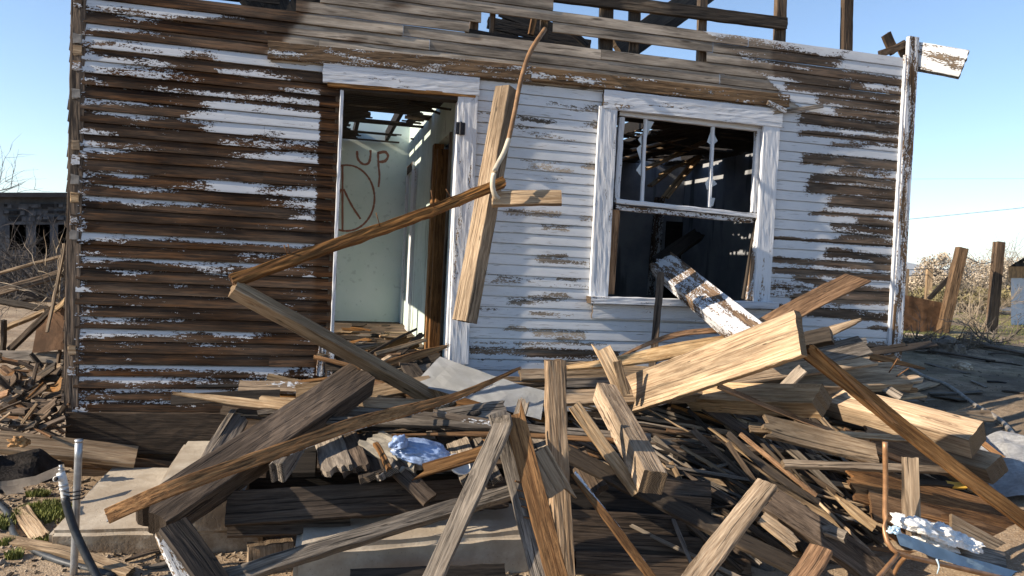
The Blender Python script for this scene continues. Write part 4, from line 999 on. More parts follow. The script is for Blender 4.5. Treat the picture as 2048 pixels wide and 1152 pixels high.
block('concrete_step', [a, a+Vector((.45, .02, 0)), d+Vector((.5, 0, 0)), d], .10, 'upper concrete step partly under the dark beam', seed=4, Z=zt2)
zb = .22
a, b, c = gp(588, 1098, zb), gp(1085, 1062, zb), gp(597, 1028, zb)
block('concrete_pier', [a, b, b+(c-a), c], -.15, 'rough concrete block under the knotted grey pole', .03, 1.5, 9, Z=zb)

# ------------------------------------------------------------------ sheet, bag, china, fibreboard
def sheet(name, pts, thick, material, label, cat, sub=8, amp=.0):
    """a folded sheet through quads of world points"""
    bm = bmesh.new(); o0 = pts[0][0].copy(); rows = []
    nv = len(pts[0])
    for r in pts: rows.append([p-o0 for p in r])
    grid = []
    for i in range(len(rows)-1):
        for s in range(sub):
            t = s/sub; grid.append([rows[i][k].lerp(rows[i+1][k], t) for k in range(nv)])
    grid.append(rows[-1])
    fine = []
    for row in grid:
        q = []
        for k in range(nv-1):
            for s in range(sub): q.append(row[k].lerp(row[k+1], s/sub))
        fine.append(q+[row[-1]])
    n1 = (rows[0][-1]-rows[0][0]).cross(rows[-1][0]-rows[0][0]).normalized()
    V = [[bm.verts.new(p+n1*amp*mnoise.noise((p.x*7, p.y*7, p.z*7))) for p in r] for r in fine]
    for i in range(len(V)-1):
        for k in range(len(V[0])-1): bm.faces.new((V[i][k], V[i][k+1], V[i+1][k+1], V[i+1][k]))
    bmesh.ops.solidify(bm, geom=bm.faces[:], thickness=thick)
    return tag(link(name, me_from(bm, name), material, None, o0), label, cat)
sheet('wallboard_sheet', [[P(880, 713, -.45), P(1040, 770, -.95), P(1090, 782, -1.05)], [P(828, 768, -.78), P(985, 812, -1.25), P(1082, 840, -1.36)]], .012, M['panel'], 'grey white wallboard sheet lying bent below the doorway', 'board', 6, .01)
def blob(name, c, rad, material, label, cat, seed=0, sub=4, amp=.35, freq=6, parent=None, crease=0, rot=0):
    bm = bmesh.new(); bmesh.ops.create_icosphere(bm, subdivisions=sub, radius=1)
    for v in bm.verts:
        d = v.co.normalized(); n = mnoise.noise(d*freq*.3+Vector((seed, 0, 0)))*amp+mnoise.noise(d*freq+Vector((0, seed, 0)))*amp*.4
        if crease: n -= crease*abs(mnoise.noise(Vector((d.x*2, d.y*7, d.z*7+seed))))
        n += amp*.22*mnoise.noise(d*freq*2.7+Vector((seed, 4, 0)))
        v.co = d*(1+n); v.co = Vector((v.co.x*rad[0], v.co.y*rad[1], v.co.z*rad[2]))
        if v.co.z < -rad[2]*.5: v.co.z = -rad[2]*.5-.1*(v.co.z+rad[2]*.5)
    if rot: bmesh.ops.rotate(bm, verts=bm.verts, cent=(0, 0, 0), matrix=Matrix.Rotation(rot, 3, 'Y'))
    o = link(name, me_from(bm, name, True), material, parent, c)
    return tag(o, label, cat)
bag = blob('plastic_bag', P(842, 908, -1.66), (.185, .11, .07), M['bag'], 'crumpled blue plastic bag lying on the porch floor boards', 'bag', 2, 5, .28, 2.2, crease=.22, rot=R(14))
blob('bag_knot', P(797, 886, -1.72), (.045, .04, .04), M['bag'], None, None, 5, 4, .5, 4, bag, crease=.4)
c = P(912, 937, -1.78); bm = bmesh.new()
ring = []
for rz, zz in ((.0, 0), (.035, 0), (.058, .022), (.065, .04), (.061, .04), (.054, .022), (.032, .006), (0.0, .006)):
    ring.append([bm.verts.new((rz*math.cos(t), rz*math.sin(t), zz)) for t in [2*math.pi*i/20 for i in range(20)]])
for A_, B_ in zip(ring, ring[1:]):
    for i in range(20): j = (i+1) % 20; bm.faces.new((A_[i], A_[j], B_[j], B_[i]))
bmesh.ops.remove_doubles(bm, verts=bm.verts, dist=.0005)
tag(link('china_bowl', me_from(bm, 'china_bowl', True), M['ceramic'], None, Matrix.Translation(c) @ Matrix.Rotation(R(35), 4, 'X') @ Matrix.Rotation(R(20), 4, 'Y')), 'white china bowl lying tipped beside the blue bag', 'bowl')
board('fibreboard_scrap', 'grey fibreboard scrap with a crumbling orange edge left of the blue bag', M['foam'], [(742, 880, -1.35), (835, 935, -1.72)], 62, .05, 40, 'jj', cat='board', rough=.01)
fb = bpy.data.objects['fibreboard_scrap']; board('crumbling_edge', None, W['brown'], [(752, 888, -1.60), (778, 938, -1.80)], 14, .02, 20, 'jj', parent=fb)

# ------------------------------------------------------------------ the tube framed chair
ch = empty('chair', G(1790, 1150), 'broken brown tubular chair frame at the bottom right with torn pale blue seat', 'chair')
tube('frame_tube', [P(*p) for p in ((1770, 884, -2.42), (1771, 960, -2.42), (1770, 1040, -2.44), (1772, 1075, -2.47), (1785, 1098, -2.5), (1815, 1112, -2.51), (1900, 1132, -2.50), (2075, 1172, -2.48))], .0125, M['copper'], ch, 40, 12)
tube('leg', [P(1797, 1108, -2.52), P(1735, 1180, -2.66)], .011, M['copper'], ch, 6, 12)
tube('leg', [P(1812, 1112, -2.44), P(1796, 1132, -2.36), P(1780, 1165, -2.3)], .010, M['copper'], ch, 8, 12)
seat = sheet('seat_pad', [[P(1790, 1062, -2.50), P(1800, 1090, -2.54)], [P(1920, 1110, -2.46), P(1900, 1126, -2.50)], [P(2060, 1150, -2.42), P(2050, 1170, -2.46)]], .02, M['vinyl'], None, None, 8, .008)
seat.parent = ch; seat.matrix_parent_inverse = ch.matrix_world.inverted()
for i, (px, py, rx, rz) in enumerate(((1830, 1052, .10, .045), (1880, 1070, .11, .05), (1925, 1085, .085, .04), (1865, 1082, .12, .03))):
    blob('stuffing', P(px, py, -2.40+.02*i), (rx, .09, rz), M['fluff'], None, None, i*3, 5, .45, 5, ch, rot=R(14))
sb = board('seat_board', None, W['grey'], [(1888, 1100, -2.38), (2012, 1132, -2.36)], 56, .012, 52, 'ja', parent=ch)
blob('torn_vinyl', P(1789, 1062, -2.5), (.03, .02, .02), M['vinyl'], None, None, 8, 4, .7, 9, ch)
tube('vinyl_shred', [P(1873, 1118, -2.52), P(1878, 1132, -2.53), P(1874, 1148, -2.53)], .005, M['vinyl'], ch, 6, 6, .002)

# ------------------------------------------------------------------ left foreground: standpipe, hoses, scraps
sp0 = G(148, 1150); sp = empty('standpipe', sp0, 'grey metal standpipe post with a white plastic tap tied to it', 'standpipe')
Yp = sp0.y
tube('post', [P(158, 880, Yp+.02), P(147, 1160, Yp)], .0165, M['galv'], sp, 8, 16)
tube('post_rim', [P(158, 879, Yp+.02), P(158, 884, Yp+.02)], .0185, M['galv'], sp, 2, 16)
Yt = Yp-.03
tp_ = tube('tap', [P(121, 945, Yt), P(126, 962, Yt), P(132, 1002, Yt)], .0185, M['pvc'], sp, 8, 14)
tube('spout', [P(127, 958, Yt), P(116, 957, Yt-.03), P(112, 958, Yt-.06)], .0135, M['pvc'], tp_, 6, 14)
tube('spout_mouth', [P(112.2, 958, Yt-.058), P(111.6, 958, Yt-.063)], .010, M['burnt'], tp_, 2, 14)
tube('valve_stem', [P(124, 948, Yt), P(121, 930, Yt)], .007, M['galv'], tp_, 4, 10); tube('valve_collar', [P(123, 944, Yt), P(122, 937, Yt)], .011, M['galv'], tp_, 4, 10)
for y0 in (982, 990, 997): tube('wire_tie', [P(126, y0, Yt-.02), P(140, y0+3, Yt-.015), P(166, y0-1, Yp-.018), P(168, y0-4, Yp+.02)], .003, M['wire'], sp, 8, 6)
for y0 in (968, 976, 1001): 
    a = P(127+(y0-968)*.16, y0, Yt); tube('clamp_band', [a, a+Vector((.001, 0, -.008))], .0205, M['galv'], sp, 2, 14)
tube('hose', [P(*p) for p in ((130, 994, Yt-.002), (136, 1020, Yt-.01), (150, 1062, Yt-.03), (172, 1110, Yt-.07), (200, 1165, Yt-.12))], .0185, M['hose'], None, 20, 14, label='black rubber hose hanging down from the white tap', cat='hose')
def onG(pts, dz): return [G(x, y)+Vector((0, 0, dz)) for x, y in pts]
tube('ground_pipe', onG([(-20, 1000), (14, 1032), (30, 1078), (70, 1108), (130, 1132), (230, 1158)], .016), .017, M['hose'], None, 24, 12, label='black pipe curving over the dirt behind the standpipe', cat='pipe')
def gboard(name, label, mt, pts, w, t, dz=.015, ends='js', cat='board', group=None, tilt=0, dzb=None):
    q = [G(x, y) for x, y in pts]; q[0] = q[0]+Vector((0, 0, dz)); q[-1] = q[-1]+Vector((0, 0, dz if dzb is None else dzb))
    for i in range(1, len(q)-1): q[i] = q[i]+Vector((0, 0, dz))
    x = (q[-1]-q[0]).normalized(); s = x.cross(Vector((0, 0, 1))).normalized(); s = s if s.y < 0 else -s
    n = Vector((0, 0, 1))*math.cos(R(tilt))+s*math.sin(R(tilt))
    return board3(name, q, w, t, mt, n, ends, None, label, cat, group)
gboard('long_stick', 'long split light stick lying on the dirt at the bottom left', 'tan', [(-15, 1086), (130, 1118), (262, 1158)], .055, .03, .03, 'js', cat='stick', tilt=20)
gboard('wood_offcut', 'short cracked wood offcut beside the grass tuft', 'tan', [(42, 1030), (82, 1090)], .085, .035, .03, 'sj', cat='offcut', tilt=15)
gboard('dark_splinter', 'dark splintered slat in front of the lower step', 'dark', [(250, 1130), (322, 1108)], .03, .012, .02, 'tj', cat='slat')
gboard('grey_pipe_piece', 'flat grey slat half buried before the steps', 'grey', [(285, 1142), (340, 1130)], .05, .012, .015, 'tj', cat='slat')
board('light_plank', 'thick light plank lying along the foot of the burnt wall on the left', 'fresh', [(-30, 882, -.35), (272, 914, -.22)], 46, .04, 48, 'ss', cat='plank')
lp = bpy.data.objects['light_plank']; lp.data.materials.clear(); lp.data.materials.append(W['fresh'])
board('sill_block', 'orange plank under the light plank by the burnt wall', 'brown', [(125, 918, -.15), (360, 938, -.05)], 30, .05, 10, 'ss', cat='plank')
sheet('burnt_board', [[P(-20, 905, -.6), P(75, 905, -.45), P(128, 928, -.4)], [P(-20, 985, -1.0), P(60, 975, -.85), P(118, 950, -.6)]], .02, M['burnt'], 'black burnt sheet lying under the light plank', 'sheet', 8, .05)
sheet('card_strip', [[P(-20, 962, -1.0), P(70, 955, -.9), P(128, 928, -.75)], [P(-20, 978, -1.05), P(72, 972, -.97), P(130, 945, -.85)]], .004, M['card'], 'torn strip of brown card along the burnt sheet', 'card', 8, .02)
sheet('card_scrap', [[P(0, 972, -1.08), P(45, 965, -1.02)], [P(12, 990, -1.2), P(50, 985, -1.15)]], .004, M['card'], 'small crumpled scrap of card by the burnt sheet', 'card', 6, .02)
blob('rust_lump', P(36, 886, -.55), (.05, .04, .035), M['orange_ply'], 'rusty orange lump on the burnt sheet', 'lump', 4, 4, .7, 8)
# debris heap beside the left corner: split logs, laths, sheets
def L3(name, label, mt, a, b, w, t, Ya, Yb, roll=25, ends='jj', cat='plank', group=None, rough=.004): return board(name, label, mt, [(a[0], a[1], Ya), (b[0], b[1], Yb)], w, t, roll, ends, group, cat, rough=rough)
L3('grey_plank', 'flat grey plank ending at the left house corner', 'grey', (-25, 714), (134, 716), 26, .03, .5, .45, 20, 'sj')
L3('leaning_pole', 'thin light pole leaning against the left house corner', 'tan', (130, 488), (94, 665), 8, None, .25, .1, 30, 'ss', cat='pole')
L3('far_rail', 'slim rail rising to the left corner before the dark shed', 'tan', (-20, 552), (128, 511), 7, .02, .9, .7, 25, 'ss', cat='rail')
L3('far_rail', 'dark rail below the slim light rail', 'dark', (-20, 588), (126, 546), 17, .03, 1.0, .8, 15, 'ss', cat='rail')
L3('long_plank', 'sagging plank crossing low before the dark shed', 'soot', (-20, 598), (104, 622), 15, .03, .9, .8, 25, 'ss')
L3('slanting_beam', 'light worn plank slanting up to the sagging one', 'tan', (-20, 668), (92, 622), 13, .04, .8, .7, 35, 'ss')
L3('slanting_beam', 'dark plank slanting behind the rusty sheet', 'dark', (20, 700), (112, 612), 15, .04, .6, .5, 25, 'ss')
L3('short_bright_board', 'short bright board against the left corner', 'fresh', (108, 622), (137, 596), 12, .02, .4, .35, 35, 'ss')
sheet('rusty_sheet', [[P(78, 640, .55), P(138, 590, .4)], [P(60, 705, .45), P(138, 700, .35)]], .01, M['rustpanel'], 'rusty brown sheet standing against the left corner', 'sheet', 6, .02)
sheet('bark_slab', [[P(100, 778, .2), P(134, 745, .15)], [P(108, 792, .1), P(134, 782, .05)]], .012, M['orange_ply'], 'orange bark slab leaning at the left corner', 'slab', 6, .03)
L3('split_log', 'thick split log lying on the debris left of the house', 'tan', (-10, 815), (82, 765), 38, .10, .1, .3, 35, cat='log', rough=.012)
L3('split_log', 'slim log lying above the thick split log', 'tan', (40, 752), (118, 752), 14, .05, .35, .35, 35, cat='log', rough=.01)
L3('split_log', 'short slab poking up from the debris at the left edge', 'brown', (5, 735), (45, 772), 18, .04, .35, .25, 20, cat='slab', rough=.01)
L3('fence_stake', 'stub of a worn stake standing at the left edge', 'soot', (8, 640), (6, 705), 12, .06, .6, .6, 20, 'js', cat='stake')
for i in range(75):
    px, py = rr.uniform(-10, 128), 700+ (rr.random()**.8)*165; an = rr.gauss(-.25, .5); L = rr.uniform(26, 105)/2
    Y = .55-(py-700)/165*.75
    L3('debris_splinter', 'brown splinter among the rotten wood debris left of the house', rr.choice(('rough', 'dark', 'dark', 'dark', 'soot', 'tan')), (px-math.cos(an)*L, py-math.sin(an)*L), (px+math.cos(an)*L, py+math.sin(an)*L), rr.uniform(4, 16), .016, Y+.05*rr.random(), Y-.1*rr.random(), rr.uniform(10, 60), cat='splinter', group='splinters left of the house')
tube('dark_branch', [P(25, 850, -.1), P(70, 835, 0), P(112, 818, .1)], .03, M['drytwig_dark'], None, 10, 10, .02, 'dark branch lying on the debris left of the house', 'branch')
tube('dark_branch', [P(60, 860, -.1), P(90, 850, -.05), P(128, 838, 0)], .022, M['drytwig_dark'], None, 10, 10, .02, 'second dark branch just below the first one by the left corner', 'branch')
def branchy(name, base, tips, r, material, label, cat, seed, n=10, depth=2, group=None):
    """bare twigs: one mesh of tapering branches"""
    q = random.Random(seed); bm = bmesh.new()
    def limb(a, d, L, r, lev):
        p = a.copy(); path = [p.copy()]; dd = d.copy()
        for i in range(6):
            dd = (dd+Vector((q.gauss(0, .18), q.gauss(0, .18), q.gauss(0, .14)-.02*lev))).normalized(); p = p+dd*L/6; path.append(p.copy())
        rings = []
        for i, c in enumerate(path):
            t = (path[min(i+1, 6)]-path[max(0, i-1)]).normalized(); u = t.cross(Vector((.3, .5, .8))).normalized(); v = t.cross(u); s = r*(1-.8*i/6)
            rings.append([bm.verts.new(c-base+(u*math.cos(k*2.094)+v*math.sin(k*2.094))*s) for k in range(3)])
        for a_, b_ in zip(rings, rings[1:]):
            for k in range(3): bm.faces.new((a_[k], a_[(k+1) % 3], b_[(k+1) % 3], b_[k]))
        if lev < depth:
            for _ in range(q.randint(3, 6)):
                i = q.randint(1, 5); nd = (dd+Vector((q.gauss(0, .6), q.gauss(0, .5), q.gauss(.1, .5)))).normalized()
                limb(path[i], nd, L*q.uniform(.4, .7), r*.5, lev+1)
    for t in tips: limb(base, (t-base).normalized(), (t-base).length, r, 0)
    return tag(link(name, me_from(bm, name), material, None, base), label, cat, group)
b0 = P(132, 640, .6)
branchy('dead_branch', b0, [P(80, 500, .5), P(62, 480, .55), P(100, 470, .5), P(78, 540, .3), P(70, 580, .4), P(118, 500, .7), P(110, 560, .5)], .008, M['twig'], 'bunch of pale dry twigs sprouting by the left house corner', 'branch', 4, depth=1)

# ------------------------------------------------------------------ left background: the dark ruined shed and a bare tree
sd = empty('burnt_shed', P(-20, 608, 14), 'low burnt shed with dark window holes and tattered shingles in the shade', 'shed')
hr = Vector((RT.x, RT.y, 0)).normalized(); hf = Vector((FW.x, FW.y, 0)).normalized()
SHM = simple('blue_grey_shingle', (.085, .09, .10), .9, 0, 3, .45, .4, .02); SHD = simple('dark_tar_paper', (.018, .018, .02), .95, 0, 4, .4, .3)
base = at(70, 605, 20)
def shedbox(name, x0, x1, z0, z1, y0, y1, mt, parent=sd):
    """pixel box on the shed's front, y in metres back"""
    def w(px, py, yy):
        d = ray(px, py); return CAM+d*((14-CAM.y+yy)/d.y)
    pts = [w(x0, z1, y0), w(x1, z1, y0), w(x1, z1, y1), w(x0, z1, y1), w(x0, z0, y0), w(x1, z0, y0), w(x1, z0, y1), w(x0, z0, y1)]
    c = sum(pts, Vector())/8; bm = bmesh.new(); vs = [bm.verts.new(p-c) for p in pts]
    for f in ((0, 1, 5, 4), (1, 2, 6, 5), (2, 3, 7, 6), (3, 0, 4, 7), (4, 5, 6, 7), (3, 2, 1, 0)): bm.faces.new([vs[i] for i in f])
    return link(name, me_from(bm, name), mt, parent, c)
for a in ((-150, 10, 392, 625), (10, 185, 392, 449), (52, 72, 449, 625), (10, 52, 500, 625), (100, 116, 449, 625), (116, 185, 496, 625), (72, 100, 520, 625)): shedbox('wall', a[0], a[1], a[2], a[3], 0, .15, SHM)
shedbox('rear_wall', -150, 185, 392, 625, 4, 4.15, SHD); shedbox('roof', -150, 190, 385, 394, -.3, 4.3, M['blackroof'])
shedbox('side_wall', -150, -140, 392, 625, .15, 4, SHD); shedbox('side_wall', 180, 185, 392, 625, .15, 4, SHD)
shedbox('window_frame', 10, 19, 447, 502, -.05, 0, SHM); shedbox('window_frame', 10, 66, 443, 449, -.05, 0, SHM)
for k in range(44):
    px = rr.uniform(-5, 136); row = rr.choice((408, 421, 433)); wd = rr.uniform(8, 20)
    o = shedbox('shingle', px, px+wd, row, row+rr.uniform(5, 11), -.035-.001*k, -.005-.0005*k, SHD if rr.random() < .55 else SHM)
tr = empty('bare_tree', at(-140, 640, 23), 'bare leafless tree at the left edge behind the burnt shed', 'tree')
t0 = at(-140, 640, 23)
tube('trunk', [t0, at(-150, 480, 23), at(-130, 420, 23)], .16, M['drytwig_dark'], tr, 8, 8, .1)
cr = branchy('branches', at(-130, 430, 23), [at(*p) for p in ((40, 372, 23), (60, 380, 22.5), (75, 390, 23.5), (20, 372, 23), (-10, 360, 23), (90, 402, 22.7), (50, 404, 23), (10, 398, 23.2), (66, 396, 23.3))], .028, M['drytwig_dark'], None, None, 9, depth=2)
cr.parent = tr; cr.matrix_parent_inverse = tr.matrix_world.inverted()
b1 = at(30, 600, 9)
for i, (bx, by, d) in enumerate(((20, 612, 8.5), (85, 600, 8), (-10, 590, 10))):
    bb = at(bx, by, d); branchy('brush', bb, [bb+Vector((rr.uniform(-1, 1), rr.uniform(-.4, .4), rr.uniform(.2, .7))) for _ in range(24)], .010, M['drytwig_dark'], ('tangle of grey brush in front of the burnt shed, low at the left edge', 'tangle of grey brush just left of the house corner', 'tangle of grey brush at the picture edge under the shed window')[i], 'brush', 20+i, depth=2)

# ------------------------------------------------------------------ right background
def gat(px, py):
    return G(px, py)
p1 = gat(1882, 668)
Yd = (p1-CAM).dot(FW)
board3('fence_post', [at(1883, 672, Yd), at(1924, 496, Yd)], .17, .15, 'postbrown', -FW, 'ss', None, 'leaning thick wooden fence post right of the house', 'post', None)
p2 = gat(1983, 668); Yd2 = (p2-CAM).dot(FW)
board3('fence_post', [at(1981, 672, Yd2), at(1998, 484, Yd2)], .15, .15, 'postbrown', -FW, 'ss', None, 'upright thick wooden fence post nearer the right edge', 'post', None)
tube('fence_wire', [at(1928, 512, Yd), at(1950, 523, Yd), at(1968, 527, Yd2), at(1990, 522, Yd2)], .008, M['wire'], None, 12, 6, label='slack wire strung between the two thick fence posts', cat='wire')
pm_ = gat(1850, 664); Yq = (pm_-CAM).dot(FW)-.2
sheet('plank_panel', [[at(1795, 588, Yq), at(1808, 590, Yq), at(1888, 606, Yq)], [at(1795, 668, Yq), at(1806, 664, Yq), at(1884, 664, Yq)]], .05, M['rustpanel'], 'low brown wooden panel standing on the ground behind the house corner', 'panel', 8, .02)
board3('leaning_bar', [at(1858, 598, Yq+.4), at(1898, 556, Yq+.4)], .09, .03, 'char', -FW, 'js', None, 'black bar sticking up behind the brown panel', 'bar')
for px, d, wd, lb in ((1856, 26, .2, 'small weathered post left of the leaning fence post'), (1811, 24, .1, 'thin post touching the house corner in the distance')):
    a = at(px, 592, d); a.z = gz(a.x, a.y)-.1
    board3('far_post', [a, at(px+3, 538, d)], wd, .12, 'tan', -FW, 'ss', None, lb, 'post')
for k, (ya, yb) in enumerate(((540, 538), (552, 550))): tube('far_wire', [at(1811, ya, 24), at(1858, yb, 26), at(1940, yb+2, 27)], .012, M['wire'], None, 8, 6, label='%s strand of wire on the distant posts' % ('upper', 'lower')[k], cat='wire')
# small light shed at the right edge
ls = empty('small_shed', at(2045, 642, 17), 'small pale shed with a rusty brown band, cut by the right edge', 'shed')
def lbox(name, x0, x1, y0, y1, d0, d1, mt):
    pts = []
    for yy in (y1, y0):
        for x, d in ((x0, 0), (x1, 0), (x1, 1), (x0, 1)):
            q = at(x, yy, 17+(x-2020)*.025); e = q-CAM; e.z = 0; e.normalize(); q = q+e*(d0 if d == 0 else d1); pts.append(q)
    c = sum(pts, Vector())/8; bm = bmesh.new(); vs = [bm.verts.new(p-c) for p in pts]
    for f in ((0, 1, 5, 4), (1, 2, 6, 5), (2, 3, 7, 6), (3, 0, 4, 7), (4, 5, 6, 7), (3, 2, 1, 0)): bm.faces.new([vs[i] for i in f])
    return link(name, me_from(bm, name), mt, ls, c)
lbox('wall', 2022, 2180, 553, 658, 0, 2.2, W['trim']); lbox('rusty_band', 2017, 2180, 533, 556, -.05, 2.25, M['orange_ply'])
lbox('loft', 2030, 2180, 524, 534, .1, 2.1, M['burnt'])
er = at(2090, 534, 17)-CAM; er.z = 0; er.normalize()
pts = [at(2018, 534, 17)-er*.15, at(2060, 508, 17)-er*.15, at(2180, 500, 17)-er*.15]
sh = sheet('roof', [pts, [p+er*2.6 for p in pts]], .05, M['blackroof'], None, None, 3, 0); sh.parent = ls; sh.matrix_parent_inverse = ls.matrix_world.inverted()
sheet('tin_sheet', [[at(1995, 612, 19), at(2022, 615, 19)], [at(1992, 620, 18.6), at(2022, 622, 18.6)]], .03, M['galv'], 'pale tin sheet lying beside the small shed', 'sheet', 4, .02)

# trees and scrub: trunk with limbs, crown of many small leaf faces in clumps
def bush(name, c, rx, rz, n, mt, label, seed, cat='bush', leaf=.05, group=None, trunk=True, clumps=26):
    q = random.Random(seed); root = empty(name, c, label, cat, group)
    if trunk:
        bm = bmesh.new(); o = branchy('trunk', c-Vector((0, 0, .15)), [c+Vector((q.uniform(-.8, .8)*rx, q.uniform(-.5, .5)*rx, q.uniform(.7, 1.7)*rz)) for _ in range(9)], .03+.018*rz, M['bark'], None, None, seed, depth=2)
        bm.free(); o.parent = root; o.matrix_parent_inverse = root.matrix_world.inverted()
    cl = []
    for _ in range(clumps):
        th, ph = q.uniform(0, 6.28), q.uniform(-.15, 1); r = q.uniform(.5, 1)
        cl.append((Vector((math.cos(th)*rx*r*math.sqrt(max(0, 1-ph*ph*.8)), math.sin(th)*rx*r*.8*math.sqrt(max(0, 1-ph*ph*.8)), rz*(.75+ph*.95*r))), q.uniform(.16, .34)))
    vs, fs = [], []
    for i in range(n):
        p, s = cl[q.randrange(len(cl))]
        d = Vector((q.gauss(0, 1), q.gauss(0, 1), q.gauss(0, 1))).normalized()*(q.random()**.45)
        p = p+Vector((d.x*s*rx*1.1, d.y*s*rx*1.1, d.z*s*rz*1.2))
        if p.z < .02: p.z = q.uniform(.02, .3)*rz
        a = Vector((q.gauss(0, 1), q.gauss(0, 1), q.gauss(0, 1))).normalized()*leaf*q.uniform(.5, 1.3); b = a.cross(Vector((q.gauss(0, 1), q.gauss(0, 1), q.gauss(0, 1)))).normalized()*leaf*.6
        k = len(vs); vs += [p-a, p+b, p+a, p-b]; fs.append((k, k+1, k+2, k+3))
    me = bpy.data.meshes.new('crown'); me.from_pydata(vs, [], fs); link('crown', me, mt, root, c)
    return root
def gb(px, d):
    q = at(px, 600, d); q.z = gz(q.x, q.y)-.05; return q
bush('straw_tree', gb(1890, 30), 1.3, 1.15, 5200, M['leaf_tan'], 'pale straw coloured dry tree rising above the leaning fence post', 1, 'tree', .047)
bush('dry_bush', gb(1965, 33), 1.6, 1.15, 5200, M['leaf_tan'], 'pale dry bush between the two thick fence posts', 2, leaf=.046)
bush('dry_bush', gb(2040, 34), 1.4, 1.2, 4600, M['leaf_tan'], 'pale dry bush behind the small pale shed', 3, leaf=.046)
bush('dry_bush', gb(1835, 36), 1.2, .55, 2400, M['leaf_tan'], 'low pale bush left of the straw coloured tree', 5, leaf=.046)
bush('scrub_bush', gb(1925, 22), 1.1, .5, 2600, M['leaf_olive'], 'olive brown scrub bush behind the leaning fence post', 6, leaf=.045)
bush('scrub_bush', gb(1985, 23), 1.2, .5, 2600, M['leaf_olive'], 'olive brown scrub bush behind the upright fence post', 7, leaf=.045)
bush('scrub_bush', gb(1850, 28), 1.3, .42, 2200, M['leaf_olive'], 'low olive scrub behind the small weathered post', 8, leaf=.045)
for i, (px, d, lb) in enumerate(((1945, 16, 'dry twiggy shrub between the thick fence posts'), (1962, 15, 'bare twiggy shrub left of the upright fence post'), (2010, 40, 'tall thin bare shrub above the small shed'), (1990, 38, 'tall thin bare shrub behind the upright fence post'))):
    bb = gb(px, d); h = (.9, .8, 3.0, 3.2)[i]
    branchy('twiggy_shrub', bb, [bb+Vector((rr.uniform(-.5, .5), rr.uniform(-.4, .4), h*rr.uniform(.6, 1))) for _ in range(12)], .010+.004*h, M['twig'], lb, 'shrub', 50+i, depth=2)
# far scrub belt as one mass
q = random.Random(77); vs, fs = [], []
for i in range(16000):
    d = q.uniform(42, 130); px = q.uniform(1700, 2350); p = at(px, 600, d); p.z = gz(p.x, p.y)+q.random()**2*(.5+.9*max(0, mnoise.noise((p.x*.15, p.y*.15, 0))+.3))
    a = Vector((q.gauss(0, 1), q.gauss(0, 1), q.gauss(0, 1))).normalized()*.13; b = a.cross(Vector((q.gauss(0, 1), q.gauss(0, 1), q.gauss(0, 1)))).normalized()*.09
    k = len(vs); vs += [p-a, p+b, p+a, p-b]; fs.append((k, k+1, k+2, k+3))
me = bpy.data.meshes.new('far_scrub'); me.from_pydata(vs, [], fs); tag(link('far_scrub', me, M['leaf_olive']), 'far belt of dry desert scrub', 'scrub', None, 'stuff')
# power line
tube('power_line', [at(1500, 466, 60), at(1822, 438, 60), at(2120, 408, 58)], .022, M['wire'], None, 20, 6, label='dark power line crossing the sky right of the house', cat='cable')
tube('power_line', [at(1500, 362, 90), at(1822, 358, 90), at(2120, 357, 90)], .012, M['wire'], None, 10, 6, label='faint thin line in the sky above the power line', cat='cable')
# right ground: pipe, boards, branches in the shade, mesh sheet
tube('garden_pipe', onG([(1800, 728), (1850, 758), (1895, 775), (1950, 815), (2000, 845), (2030, 878), (2060, 900)], .02), .020, M['tin'], None, 30, 10, label='grey pipe curving over the shaded ground right of the house', cat='pipe')
gboard('shaded_board', 'long dark board lying on the shaded ground behind the grey pipe', 'dark', [(1820, 702), (1985, 728)], .10, .02, .04, 'ss')
gboard('shaded_board', 'dark board farther right on the shaded ground', 'dark', [(1925, 685), (2080, 722)], .14, .03, .05, 'ss')
gboard('shaded_board', 'grey board near the foot of the brown panel', 'grey', [(1812, 672), (1860, 678)], .10, .02, .04, 'ss')
gboard('flat_offcut', 'lone flat offcut on the ground beside the house corner', 'tan', [(1805, 788), (1868, 772)], .13, .02, .03, 'js', cat='offcut')
for i, (px, py) in enumerate(((1895, 702), (1990, 690), (1850, 690))):
    bb = G(px, py); branchy('brush_pile', bb, [bb+Vector((rr.uniform(-.9, .9), rr.uniform(-.4, .4), rr.uniform(.01, .16))) for _ in range(16)], .020, M['bark'], ('heap of dead branches in the shade before the leaning fence post', 'heap of dead branches in the shade before the upright fence post', 'small heap of dead branches before the brown panel')[i], 'branches', 90+i, depth=2)
blob('stump', G(1890, 706)+Vector((0, 0, .05)), (.28, .2, .16), M['bark'], 'grey stump in the dead branches on the shaded ground', 'stump', 3, 4, .4, 5)
blob('stone', G(1925, 738)+Vector((0, 0, .02)), (.11, .08, .06), M['concrete'], 'small stone in a patch of sun on the shaded ground', 'stone', 6, 4, .4, 4)
def gu(x, y, dz): q = G(x, y); return q+Vector((0, 0, dz))
sheet('mesh_sheet', [[gu(1940, 905, .10), gu(2000, 897, .12), gu(2090, 905, .10)], [gu(1965, 945, .06), gu(2020, 945, .10), gu(2110, 945, .08)], [gu(1985, 1005, .03), gu(2060, 1010, .06), gu(2130, 1030, .05)]], .006, M['tarp'], 'grey white mesh sheet lying past the ends of the heavy beams', 'sheet', 8, .03)
q = random.Random(31)
